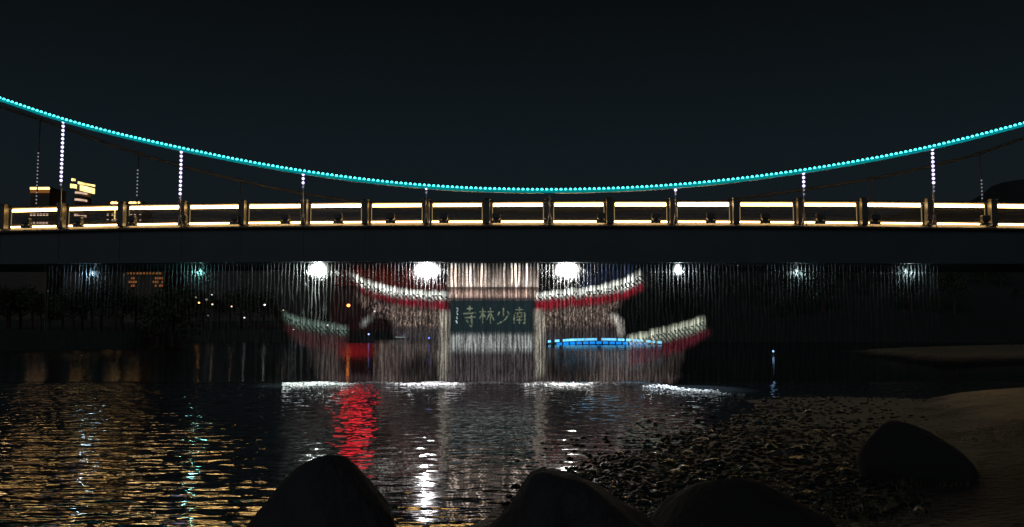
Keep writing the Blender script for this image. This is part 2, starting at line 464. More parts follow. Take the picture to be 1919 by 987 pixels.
acc, nxt = 0.0, 0.0
nb = 0
for i in range(len(cab) - 1):
    a, b = Vector(cab[i]), Vector(cab[i + 1]); l = (b - a).length
    while nxt <= acc + l:
        p = a + (b - a) * ((nxt - acc) / l)
        if -23.5 < p.x < 23.0:
            obj('cable_light', bulb_t, main, (p.x, CO - 0.085, p.y - 0.01)); nb += 1
        nxt += 0.203
    acc += l
def cab_z(s_): return float(np.interp(s_, [c[0] for c in cab], [c[1] for c in cab]))
# hangers: photo x of the top, last bright bulb row, then the fading bulbs
for px, row0, row1, dim in ((114, 229, 345, 352), (338, 285, 366, 374), (568, 327, 344, 354), (799, 353, 355, 362), (1030, 400, 0, 0), (1266, 356, 358, 365), (1506.5, 325, 356, 370), (1750, 280, 350, 360), (2002, 220, 350, 360), (-115, 160, 345, 355)):
    s_, _ = loc(px, 380, CO)
    top, foot = cab_z(s_) - 0.16, zb(s_) - 0.20
    mb = MB().tube([(0, 0, foot + 0.42), (0, 0, top)], 0.026, 8)
    h = obj('hanger', mb.mesh('hanger', M['rod'], True), bridge, (s_, CO, 0))
    mb = MB()
    for sgn in (-1, 1):
        mb.tube([(0, 0, foot + 0.45), (sgn * 0.05, 0.0, foot + 0.30), (sgn * 0.11, 0.06, foot - 0.06)], 0.022, 6)
    mb.box((0, 0, foot + 0.43), (0.10, 0.07, 0.10), 0.01)
    obj('hanger_clamp', mb.mesh('hanger_clamp', M['rod']), h)
    mb = MB().tube([(-0.09, 0, cab_z(s_) - 0.085), (0.09, 0, cab_z(s_) - 0.085)], 0.098, 10)
    mb.box((0, 0, cab_z(s_) - 0.21), (0.07, 0.07, 0.12))
    obj('cable_band', mb.mesh('cable_band', M['cable']), h)
    if row1:
        y = row0
        while y <= dim:
            z = loc(px, y, CO)[1]
            obj('hanger_light', bulb_v if y <= row1 else bulb_vs, h, (0, -0.05, z)); y += 7.8
FO = 6.9
FCAB = [(-140, 145), (0, 199), (68, 221), (255, 286), (450, 338), (640, 374), (850, 392), (1050, 396), (1250, 388), (1440, 364), (1635, 334), (1838, 286), (1919, 258), (2100, 205)]
fcab = [loc(p, q, FO) for p, q in smooth_curve(FCAB, 120)]
fmain = obj('main_cable', MB().tube([(a, FO, b) for a, b in fcab], 0.075, 8).mesh('main_cable', M['dark_cable'], True), bridge)
fmain['label'] = 'unlit far side cable'
for px, r0, r1 in ((69, 287, 382), (257, 319, 372), (449, 0, -1), (1635, 0, -1), (1840, 338, 374), (640, 0, -1), (1440, 0, -1)):
    s_, _ = loc(px, 380, FO)
    top = float(np.interp(s_, [c[0] for c in fcab], [c[1] for c in fcab]))
    h = obj('hanger', MB().tube([(0, 0, zb(s_)), (0, 0, top)], 0.034, 8).mesh('hanger', M['dark_cable'], True), bridge, (s_, FO, 0))
    obj('cable_band', MB().tube([(-0.1, 0, top), (0.1, 0, top)], 0.10, 8).mesh('cable_band', M['dark_cable']), h)
    y = r0
    while y <= r1:
        obj('hanger_light', bulb_g, h, (0, -0.05, loc(px, y, FO)[1])); y += 6.7

# wall-washer floodlights standing on the edge beam
FL = [50, 147, 247, 343, 440, 535, 634, 732, 832, 930, 1028, 1127, 1229, 1332, 1434, 1537, 1640, 1745, 1847]
housing = MB().box((0, 0, 0.25), (0.34, 0.22, 0.26), 0.04).mesh('floodlight', M['fixture'])
base_m = MB().box((0, 0, 0.00), (0.42, 0.20, 0.10), 0.02).box((0, 0, 0.08), (0.20, 0.10, 0.16)).mesh('bracket', M['fixture'])
bolt_m = MB().box((0, 0, 0), (0.085, 0.03, 0.05), 0.008).mesh('mounting_plate', M['galv'])
for px in FL:
    s_, _ = loc(px, 418, -0.36)
    f = obj('floodlight', housing, bridge, (s_, -0.36, zb(s_) - 0.06))
    obj('bracket', base_m, f)
    for sgn in (-1, 1): obj('mounting_plate', bolt_m, f, (sgn * 0.085, -0.118, -0.045))

# water pipe with nozzles under the front of the girder
PITCH_PX = 7.05
NST = 238
st_px = [85 + PITCH_PX * i for i in range(NST)]
st_s = [loc(p, 495)[0] for p in st_px]
zpipe = lambda s_: z_under(s_) - 0.075
pipe = obj('nozzle_pipe', MB().tube([(s_, 0.0, zpipe(s_)) for s_ in np.linspace(st_s[0] - 0.4, st_s[-1] + 0.4, 60)], 0.055, 10).mesh('nozzle_pipe', M['pipe'], True), bridge)
nz = MB().tube([(0, 0, 0), (0, 0, -0.07)], [0.022, 0.014], 6).mesh('nozzle', M['pipe'])
for s_ in st_s: obj('nozzle', nz, pipe, (s_, 0, zpipe(s_) - 0.05))

# spot lamps under the deck, right behind the falling water
LAMPS = [(177, 514, (0.50, 0.80, 1.0), 30.0, 0, 0), (377, 511, (0.32, 1.0, 0.92), 30.0, 0, 0), (597, 509, (0.92, 1.0, 0.92), 360, 11000, -9), (800, 511, (1.0, 0.94, 0.95), 850, 15000, -9),
         (1062, 510, (1.0, 0.95, 0.90), 760, 13000, -9), (1270, 509, (0.86, 0.95, 1.0), 90, 18000, -24), (1493, 511, (0.70, 0.97, 1.0), 30.0, 0, 0), (1697, 511, (0.74, 0.98, 1.0), 30.0, 0, 0)]
lamp_body = MB().tube([(0, 0.24, 0), (0, 0.02, 0)], [0.07, 0.13], 14).mesh('under_deck_lamp', M['fixture'], True)
def glare_lens(c, strength):
    m = glow('lens_glare', c, strength); N, L = m.node_tree.nodes, m.node_tree.links
    t = N.new('ShaderNodeTexCoord'); mp = N.new('ShaderNodeMapping')
    mp.inputs['Location'].default_value = (-0.5, 0, -0.5); mp.inputs['Scale'].default_value = (1, 0, 1)
    L.new(t.outputs['Generated'], mp.inputs[0])
    ln = N.new('ShaderNodeVectorMath'); ln.operation = 'LENGTH'; L.new(mp.outputs[0], ln.inputs[0])
    sq = N.new('ShaderNodeMath'); sq.operation = 'MULTIPLY'; L.new(ln.outputs['Value'], sq.inputs[0]); L.new(ln.outputs['Value'], sq.inputs[1])
    ng = N.new('ShaderNodeMath'); ng.operation = 'MULTIPLY'; ng.inputs[1].default_value = -38.0; L.new(sq.outputs[0], ng.inputs[0])
    ex = N.new('ShaderNodeMath'); ex.operation = 'EXPONENT'; L.new(ng.outputs[0], ex.inputs[0])
    w = N.new('ShaderNodeTexNoise'); w.inputs['Scale'].default_value = 1.0; w.inputs['Detail'].default_value = 2     # streaks that fray the edge of the glare
    mw = N.new('ShaderNodeMapping'); mw.inputs['Scale'].default_value = (17, 1, 2.0); L.new(t.outputs['Generated'], mw.inputs[0]); L.new(mw.outputs[0], w.inputs['Vector'])
    rw = N.new('ShaderNodeMapRange'); rw.inputs[1].default_value = 0.36; rw.inputs[2].default_value = 0.62; rw.inputs[3].default_value = 0.03 * strength; rw.inputs[4].default_value = 1.5 * strength
    L.new(w.outputs[0], rw.inputs[0])
    fm = N.new('ShaderNodeMath'); fm.operation = 'MULTIPLY'; L.new(ex.outputs[0], fm.inputs[0]); L.new(rw.outputs[0], fm.inputs[1])
    L.new(fm.outputs[0], N['Emission'].inputs[1])
    return m
for k, (px, py, colr, pw, spot, tilt) in enumerate(LAMPS):
    off = 0.55
    s_, z = loc(px, py, off)
    lp = obj('under_deck_lamp', lamp_body, bridge, (s_, off, z))
    br = MB().box((0, 0.12, (z_under(s_) - z) / 2 + 0.02), (0.06, 0.06, z_under(s_) - z))
    obj('bracket', br.mesh('bracket', M['fixture']), lp)
    rx, rz, es = {597: (.64, .54, 36), 800: (.80, .58, 100), 1062: (.76, .56, 85), 1270: (.24, .44, 20)}.get(px, (.09, .16, 4))
    lens = glare_lens(colr, es)
    mb = MB(); n = 24
    for yy in (-0.03, 0.0):
        mb.v += [(rx * math.cos(6.2832 * q / n), yy, 0.09 + rz * math.sin(6.2832 * q / n)) for q in range(n)]
    mb.f += [tuple(range(n)), tuple(range(2 * n - 1, n - 1, -1))] + [(q, n + q, n + (q + 1) % n, (q + 1) % n) for q in range(n)]
    lo = obj('lens', mb.mesh('lens', lens), lp)  # lens widened into a glowing disc that carries the lamp's glare
    d = bpy.data.lights.new('lamp_light', 'POINT'); d.energy = pw; d.color = colr; d.shadow_soft_size = 0.08
    obj('lamp_light', d, lp, (0, -0.30, 0.0))
    if spot:
        d = bpy.data.lights.new('lamp_beam', 'SPOT'); d.energy = spot; d.color = colr; d.shadow_soft_size = 0.06
        d.spot_size = math.radians(52); d.spot_blend = 0.8
        o = obj('lamp_beam', d, lp, (0, -0.75, 0.05)); o.rotation_euler = (math.radians(tilt), 0, 0)

# ------------------------------------------------------------------ the water curtain: every stream a part
def water_mat():
    m, N, L, P = nt('falling_water')
    P.inputs['Base Color'].default_value = (0.22, 0.23, 0.235, 1); P.inputs['Roughness'].default_value = 0.3
    tr = N.new('ShaderNodeBsdfTranslucent'); tr.inputs[0].default_value = (0.32, 0.33, 0.335, 1)
    tp = N.new('ShaderNodeBsdfTransparent')
    mix1 = N.new('ShaderNodeMixShader'); mix1.inputs[0].default_value = 0.6
    L.new(P.outputs[0], mix1.inputs[1]); L.new(tr.outputs[0], mix1.inputs[2])
    g = N.new('ShaderNodeNewGeometry'); s = N.new('ShaderNodeSeparateXYZ'); L.new(g.outputs['Position'], s.inputs[0])
    mp = N.new('ShaderNodeMapping'); mp.inputs['Scale'].default_value = (9, 9, 1.7); L.new(g.outputs['Position'], mp.inputs[0])
    t = N.new('ShaderNodeTexNoise'); t.inputs['Detail'].default_value = 3; t.inputs['Scale'].default_value = 1.0; L.new(mp.outputs[0], t.inputs['Vector'])
    r = N.new('ShaderNodeMapRange'); r.inputs[1].default_value = 0.0; r.inputs[2].default_value = 5.0; r.inputs[3].default_value = 0.035; r.inputs[4].default_value = 0.9
    cb = N.new('ShaderNodeMath'); cb.operation = 'DIVIDE'; cb.inputs[1].default_value = 5.1; L.new(s.outputs['Z'], cb.inputs[0])
    cb2 = N.new('ShaderNodeMath'); cb2.operation = 'POWER'; cb2.inputs[1].default_value = 8.5; L.new(cb.outputs[0], cb2.inputs[0])
    r.inputs[2].default_value = 1.0; L.new(cb2.outputs[0], r.inputs[0])
    r2 = N.new('ShaderNodeMapRange'); r2.inputs[1].default_value = 0.34; r2.inputs[2].default_value = 0.6; r2.inputs[3].default_value = 0.35; r2.inputs[4].default_value = 1.2
    L.new(t.outputs[0], r2.inputs[0])
    q = N.new('ShaderNodeMath'); q.operation = 'MULTIPLY'; q.use_clamp = True; L.new(r.outputs[0], q.inputs[0]); L.new(r2.outputs[0], q.inputs[1])
    mix2 = N.new('ShaderNodeMixShader'); L.new(q.outputs[0], mix2.inputs[0]); L.new(tp.outputs[0], mix2.inputs[1]); L.new(mix1.outputs[0], mix2.inputs[2])
    L.new(mix2.outputs[0], N['Material Output'].inputs[0])
    return m
WM = water_mat()
curtain = thing('water_curtain', 'curtain of thin water streams falling from the bridge underside into the river', 'water curtain', ROOT, YAW)
variants = []
for k in range(14):
    r_ = random.Random(k)
    ph, ph2 = r_.random() * 6.28, r_.random() * 6.28
    pts, rads = [], []
    for i in range(30):
        t = i / 29; z = -t
        amp = 0.012 + 0.055 * t
        pts.append((amp * math.sin(ph + 9 * t + 2.5 * math.sin(5 * t + ph2)) + r_.uniform(-1, 1) * 0.018 * t, 0.02 * math.sin(ph2 + 7 * t), z))
        rads.append((0.017 + 0.030 * t) * r_.uniform(0.55, 1.35))
    variants.append((pts, rads))
st_meshes = []
for pts, rads in variants:
    mb = MB().tube([(p[0], p[1], p[2] * 5.2) for p in pts], rads, 5, False)
    st_meshes.append(mb.mesh('stream', WM, True))
for i, s_ in enumerate(st_s):
    z = zpipe(s_) - 0.115
    o = obj('stream', st_meshes[random.randrange(14)], curtain, (s_, 0, z))
    o.scale = (random.choice((-1, 1)), 1, z / 5.2)

# ------------------------------------------------------------------ the temple gate thrown on the falling water
def light_mat():
    m = bpy.data.materials.new('projected_light'); m.use_nodes = True
    N, L = m.node_tree.nodes, m.node_tree.links; N.remove(N['Principled BSDF'])
    a = N.new('ShaderNodeAttribute'); a.attribute_name = 'light'
    e = N.new('ShaderNodeEmission'); L.new(a.outputs['Color'], e.inputs[0]); e.inputs[1].default_value = 2.1
    tp = N.new('ShaderNodeBsdfTransparent'); mx = N.new('ShaderNodeMixShader')
    L.new(a.outputs['Alpha'], mx.inputs[0]); L.new(tp.outputs[0], mx.inputs[1]); L.new(e.outputs[0], mx.inputs[2])
    L.new(mx.outputs[0], N['Material Output'].inputs[0])
    try: m.cycles.emission_sampling = 'NONE'
    except Exception: pass
    return m
PM = light_mat()
gate = thing('projected_temple_gate', 'picture of a temple gate with curved roofs and a name plaque projected on falling water', 'projection', ROOT, YAW)
DX, DY = PITCH_PX / 4, 2.6
ncol, nrow = int(860 / DX), int(235 / DY)
X0, Y0 = 85 - PITCH_PX / 2 + PITCH_PX * 62, 493.0
cn = rng.random(ncol)                                           # one brightness per water thread
fine = rng.random((nrow, ncol))
sn = rng.random(ncol // 4 + 2) ** 0.8                         # and one per stream
rag = rng.normal(0, 1, ncol) * 0.5 + np.repeat(rng.normal(0, 0.7, ncol // 4 + 2), 4)[:ncol]
slow = np.zeros((nrow, ncol))
kern = rng.random((nrow // 6 + 3, ncol))
for r in range(nrow):
    a = r / 6; i = int(a); f = a - i; slow[r] = kern[i] * (1 - f) + kern[i + 1] * f
jit = np.cumsum(rng.normal(0, 0.35, (nrow, ncol // 4 + 3)), 0)
jit = np.clip(jit, -2, 2)
def thread(r, c, y):
    """how much light the water at this cell scatters back"""
    ph = (c + jit[r, c // 4] * np.clip((y - 500) / 120, 0, 1)) % 4
    comb = max(0.0, 1 - abs(ph - 1.5) / 1.25) * ((0.12 + 1.6 * sn[c // 4] ** 1.6) * (1 - 0.5 * np.clip((y - 520) / 60, 0, 1)) + 0.5 * np.clip((y - 520) / 60, 0, 1))
    k = np.clip((y - 497) / 75, 0, 1)
    base = comb * (1 - k) + (0.48 + 0.58 * comb) * k
    return base * (0.34 + 0.85 * slow[r, c] + 0.55 * cn[c] * cn[c]) * (0.8 + 0.4 * fine[r, c])
def inside(poly, x, y):
    n, c, j = len(poly), False, len(poly) - 1
    for i in range(n):
        xi, yi = poly[i]; xj, yj = poly[j]
        if (yi > y) != (yj > y) and x < (xj - xi) * (y - yi) / (yj - yi) + xi: c = not c
        j = i
    return c
SHEETS = []
def sheet(name, poly, colf, off, parent, label=None, raw=False, amin=0.02):
    SHEETS.append(name); off -= 0.0013 * len(SHEETS)          # every sheet of light hangs in its own plane
    xs_ = [p[0] for p in poly]; ys_ = [p[1] for p in poly]
    c0, c1 = max(0, int((min(xs_) - X0) / DX) - 3), min(ncol - 1, int((max(xs_) - X0) / DX) + 3)
    r0, r1 = max(0, int((min(ys_) - Y0) / DY) - 2), min(nrow - 1, int((max(ys_) - Y0) / DY) + 2)
    V, Fc, C = [], [], []
    for r in range(r0, r1 + 1):
        for c in range(c0, c1 + 1):
            x, y = X0 + (c + 0.5) * DX, Y0 + (r + 0.5) * DY
            if raw and name != 'plaque_board':
                cov = 1.0 if inside(poly, x, y) else 0.0
            else:
                yy = y + (0 if raw else rag[c])
                cov = sum(inside(poly, x + dx, yy + dy) for dx in (-4, 0, 4) for dy in (-4.5, -1.5, 1.5, 4.5)) / 12
            if cov < 0.08: continue
            res = colf(x, y, r, c)
            if res is None: continue
            rgb, al = res
            k = 0.72 + 0.35 * min(1.4, thread(r, c, y)) if raw else thread(r, c, y)
            al = min(1.0, al * cov * (1 if raw else min(1, 0.3 + k)))
            if al < amin: continue
            col = [min(4, v * k) for v in lin(*rgb)]
            o = len(V)
            for (a, b) in ((0, 1), (1, 1), (1, 0), (0, 0)):
                s_, z = loc(X0 + (c + a) * DX, Y0 + (r + b) * DY, off)
                V.append((s_, off, z))
            Fc.append((o, o + 1, o + 2, o + 3)); C += [(*col, al)] * 4
    me = bpy.data.meshes.new(name); me.from_pydata(V, [], Fc)
    at_ = me.color_attributes.new('light', 'FLOAT_COLOR', 'CORNER')
    at_.data.foreach_set('color', [v for c in C for v in c])
    me.materials.append(PM)
    o = obj(name, me, parent)
    if label: o['label'] = label
    return o
def band(top, bot): return top + bot[::-1]
OFFG = -0.10
def tiles(base, dark, topline, botline, a=0.95, tp=8.2):
    tx, ty = zip(*sorted(topline)); bx, by = zip(*sorted(botline))
    def f(x, y, r, c):
        t0, b0 = np.interp(x, tx, ty), np.interp(x, bx, by)
        v = (y - t0) / max(2, b0 - t0)
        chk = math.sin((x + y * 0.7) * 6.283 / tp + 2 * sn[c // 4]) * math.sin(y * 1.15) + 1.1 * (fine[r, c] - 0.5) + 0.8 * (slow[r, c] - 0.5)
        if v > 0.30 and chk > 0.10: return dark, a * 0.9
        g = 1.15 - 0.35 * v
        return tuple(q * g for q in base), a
    return f
flat = lambda rgb, a: (lambda x, y, r, c: (rgb, a))
# upper roof
LT = [(652, 511), (668, 519), (690, 528), (730, 540), (770, 547), (840, 551)]
LB = [(656, 520), (672, 533), (692, 545), (740, 556), (785, 560), (840, 563)]
LR = [(664, 530), (680, 546), (702, 557), (760, 573), (800, 578), (840, 584)]
roof = obj('upper_roof', None, gate)
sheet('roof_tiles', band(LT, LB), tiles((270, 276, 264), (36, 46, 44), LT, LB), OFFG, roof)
sheet('red_eaves', band(LB, LR), flat((104, 26, 36), 0.8), OFFG - 0.01, roof)
RT = [(1005, 551), (1075, 545), (1120, 539), (1165, 527), (1190, 516), (1199, 508)]
RB = [(1005, 562), (1100, 556), (1140, 551), (1165, 546), (1190, 538), (1204, 529)]
RR = [(1005, 584), (1060, 574), (1100, 571), (1140, 566), (1175, 556), (1208, 541)]
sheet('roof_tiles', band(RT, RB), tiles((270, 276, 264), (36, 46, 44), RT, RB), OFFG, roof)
sheet('red_eaves', band(RB, RR), flat((122, 27, 38), 0.82), OFFG - 0.01, roof)
sheet('ridge', [(838, 494), (1008, 494), (1006, 538), (840, 538)], lambda x, y, r, c: ((310, 282, 262) if y > 502 else (290, 280, 268), 0.9 * (0.75 + 0.25 * math.sin(x * 0.21))), OFFG, roof)
sheet('ridge_line', [(838, 538), (1008, 538), (1008, 543.5), (838, 543.5)], lambda x, y, r, c: (tuple(q * (0.7 + 0.6 * sn[c // 4]) for q in (44, 32, 30)), 0.75), OFFG - 0.01, roof, raw=True)
sheet('lintel', [(842, 543.5), (1004, 543.5), (1004, 559), (842, 559)], flat((190, 160, 146), 0.9), OFFG, roof)
sheet('roof_glow', [(612, 500), (772, 500), (842, 538), (842, 550), (730, 538), (655, 510)], flat((96, 42, 36), 0.42), OFFG + 0.02, roof, 'dull red sky left of the ridge')
sheet('roof_glow', [(1095, 498), (1188, 498), (1188, 512), (1120, 538), (1075, 543)], flat((34, 46, 74), 0.5), OFFG + 0.02, roof, 'dull blue sky right of the ridge')
# glare round the two bright lamps is carried by their widened lens discs
walls = obj('bracket_wall', None, gate)
def wallf(x, y, r, c):
    d = math.sin(x * 0.62 + 5 * slow[r, c]) * math.sin(y * 0.35 + 4 * cn[c])
    g = 0.66 + 0.28 * d + 0.35 * (fine[r, c] - 0.5)
    return (tuple(q * g for q in (132, 114, 104)), 0.75)
sheet('wall_panel', [(735, 571), (838, 583), (838, 616), (742, 612), (728, 592)], wallf, OFFG, walls)
sheet('wall_panel', [(1006, 584), (1140, 567), (1166, 560), (1150, 585), (1164, 612), (1006, 616)], wallf, OFFG, walls)
sheet('wall_panel', [(660, 546), (702, 558), (738, 573), (730, 596), (700, 590), (676, 570)], lambda x, y, r, c: ((116, 98, 90) if math.sin(x * .4 + y * .3 + 6 * slow[r, c]) + 1.5 * (cn[c] - .5) > 0.25 else (38, 36, 38), 0.5), OFFG, walls)
sheet('corbel', [(1136, 590), (1152, 590), (1166, 600), (1168, 622), (1161, 634), (1158, 610), (1148, 598)], flat((170, 165, 158), 0.75), OFFG - 0.02, walls)
sheet('corbel', [(700, 590), (690, 604), (676, 612), (682, 598)], flat((120, 122, 118), 0.7), OFFG - 0.02, walls)
sheet('beam', [(735, 613), (838, 617), (838, 640), (742, 636)], flat((64, 58, 60), 0.6), OFFG, walls)
sheet('beam', [(1018, 617), (1164, 613), (1172, 640), (1018, 640)], flat((60, 54, 56), 0.6), OFFG, walls)
# plaque
plaque = obj('name_plaque', None, gate)
sheet('plaque_board', [(844, 559), (1001, 559), (1001, 625), (844, 625)], lambda x, y, r, c: ((17 + 4 * fine[r, c], 25 + 6 * slow[r, c], 28 + 5 * fine[r, c]), 0.93), OFFG - 0.005, plaque, raw=True)
sheet('plaque_frame', [(840, 557), (1005, 557), (1005, 561), (840, 561)], flat((52, 42, 40), 0.9), OFFG - 0.012, plaque, raw=True)
HANZI = {
 'si': [((.30, .16), (.72, .14)), ((.50, .00), (.50, .40)), ((.08, .38), (.92, .34)), ((.16, .56), (.90, .53)), ((.63, .44), (.63, .98)), ((.63, .98), (.50, .88)), ((.30, .66), (.42, .80))],
 'lin': [((.02, .30), (.44, .28)), ((.24, .02), (.24, 1.0)), ((.23, .32), (.02, .72)), ((.25, .36), (.42, .62)), ((.52, .30), (.98, .28)), ((.75, .02), (.75, 1.0)), ((.74, .32), (.48, .80)), ((.76, .36), (1.0, .82))],
 'shao': [((.52, .02), (.52, .52)), ((.26, .24), (.14, .50)), ((.74, .22), (.92, .40)), ((.84, .46), (.58, .78)), ((.58, .78), (.08, 1.0))],
 'nan': [((.20, .16), (.80, .15)), ((.50, .00), (.49, .32)), ((.10, .36), (.90, .34)), ((.12, .36), (.08, .98)), ((.90, .34), (.90, .98)), ((.90, .98), (.78, .92)), ((.32, .42), (.40, .54)), ((.68, .42), (.60, .54)), ((.26, .60), (.74, .59)), ((.28, .76), (.72, .75)), ((.50, .58), (.50, .98))],
}
char_m = glow('projected_lettering', lin(165, 178, 150), 0.30, 0.85, 13.0)
seal_m = glow('projected_seal', lin(170, 190, 190), 0.8, 0.7, 14.0)
def strokes(name, key, x0, y0, w, h, th, m):
    mb = MB()
    for (a, b) in key:
        p0 = (x0 + a[0] * w, y0 + a[1] * h); p1 = (x0 + b[0] * w, y0 + b[1] * h)
        dx, dy = p1[0] - p0[0], p1[1] - p0[1]; l = math.hypot(dx, dy) + 1e-6
        nx, ny = -dy / l * th / 2, dx / l * th / 2
        ring = []
        for (p, g) in ((p0, 0.75), (((p0[0] + p1[0]) / 2, (p0[1] + p1[1]) / 2), 1.05), (p1, 0.6)):
            for sg in (1, -1):
                ring.append(loc(p[0] + sg * nx * g, p[1] + sg * ny * g, OFFG - 0.085))
        vs = [(q[0], OFFG - 0.085, q[1]) for q in ring] + [(q[0], OFFG - 0.078, q[1]) for q in ring]
        mb.add(vs, [(0, 1, 3, 2), (2, 3, 5, 4), (6, 8, 9, 7), (8, 10, 11, 9), (0, 2, 8, 6), (2, 4, 10, 8), (1, 7, 9, 3), (3, 9, 11, 5), (0, 6, 7, 1), (4, 5, 11, 10)])
    return obj(name, mb.mesh(name, m), plaque)
strokes('character', HANZI['si'], 866, 572, 28, 41, 3.4, char_m)
strokes('character', HANZI['lin'], 898, 575, 28, 31, 2.8, char_m)
strokes('character', HANZI['shao'], 929, 576, 28, 31, 3.0, char_m)
strokes('character', HANZI['nan'], 961, 575, 25, 32, 3.0, char_m)
strokes('seal_column', [((.3, 0), (.7, .12)), ((.7, .12), (.3, .3)), ((.4, .34), (.6, .48)), ((.3, .56), (.5, .72)), ((.2, .8), (.5, 1.0))], 853, 576, 8, 30, 2.6, seal_m)
low = obj('gateway', None, gate)
sheet('doorway', [(844, 625), (1001, 625), (1001, 660), (844, 660)], lambda x, y, r, c: ((128, 132, 130), 0.85 if y < 652 else 0.6), OFFG, low)
sheet('doorway', [(838, 660), (1005, 660), (1005, 716), (838, 716)], flat((66, 60, 62), 0.65), OFFG, low)
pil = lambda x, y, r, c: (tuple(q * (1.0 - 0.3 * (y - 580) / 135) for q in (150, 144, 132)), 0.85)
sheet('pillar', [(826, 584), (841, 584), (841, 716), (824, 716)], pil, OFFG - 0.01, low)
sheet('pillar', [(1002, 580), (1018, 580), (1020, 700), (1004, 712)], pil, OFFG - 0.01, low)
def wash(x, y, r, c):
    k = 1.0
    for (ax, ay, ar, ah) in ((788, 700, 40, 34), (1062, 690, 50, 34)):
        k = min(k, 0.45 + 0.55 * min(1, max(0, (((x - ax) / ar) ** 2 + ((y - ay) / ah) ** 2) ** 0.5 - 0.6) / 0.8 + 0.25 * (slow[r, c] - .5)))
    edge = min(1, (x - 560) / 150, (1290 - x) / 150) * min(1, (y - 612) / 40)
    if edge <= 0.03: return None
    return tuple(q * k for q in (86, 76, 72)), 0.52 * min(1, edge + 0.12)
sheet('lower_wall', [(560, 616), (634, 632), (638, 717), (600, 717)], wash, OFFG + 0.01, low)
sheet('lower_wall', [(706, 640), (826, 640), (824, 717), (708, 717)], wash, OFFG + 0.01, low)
sheet('dark_band', [(585, 698), (1280, 698), (1262, 718), (608, 718)], lambda x, y, r, c: ((46, 40, 41), 0.62 * min(1, (y - 692) / 16)), OFFG + 0.02, low)  # dark sheet added to dim the reflections seen just above the foam
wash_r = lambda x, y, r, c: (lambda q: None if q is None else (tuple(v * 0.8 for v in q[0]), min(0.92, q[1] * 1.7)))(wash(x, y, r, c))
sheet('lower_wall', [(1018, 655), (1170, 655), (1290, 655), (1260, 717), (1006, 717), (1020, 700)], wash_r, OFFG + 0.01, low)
lower = obj('lower_roof', None, gate)
LT2 = [(530, 586), (548, 593), (570, 599), (600, 605), (650, 613)]
LB2 = [(536, 604), (556, 615), (590, 623), (620, 627), (650, 630)]
LR2 = [(534, 616), (556, 640), (590, 652), (620, 656), (650, 656)]
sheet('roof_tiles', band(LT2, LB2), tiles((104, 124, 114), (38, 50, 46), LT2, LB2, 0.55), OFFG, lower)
sheet('red_eaves', band(LB2, LR2), flat((62, 32, 34), 0.55), OFFG, lower)
RT2 = [(1176, 632), (1215, 623), (1270, 609), (1300, 601), (1317, 594)]
RB2 = [(1180, 652), (1215, 648), (1275, 632), (1300, 625), (1322, 617)]
RR2 = [(1180, 684), (1215, 678), (1275, 656), (1300, 645), (1334, 622)]
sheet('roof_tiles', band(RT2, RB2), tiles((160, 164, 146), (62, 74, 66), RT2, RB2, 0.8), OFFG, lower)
sheet('red_eaves', band(RB2, RR2), flat((78, 28, 36), 0.55), OFFG, lower)

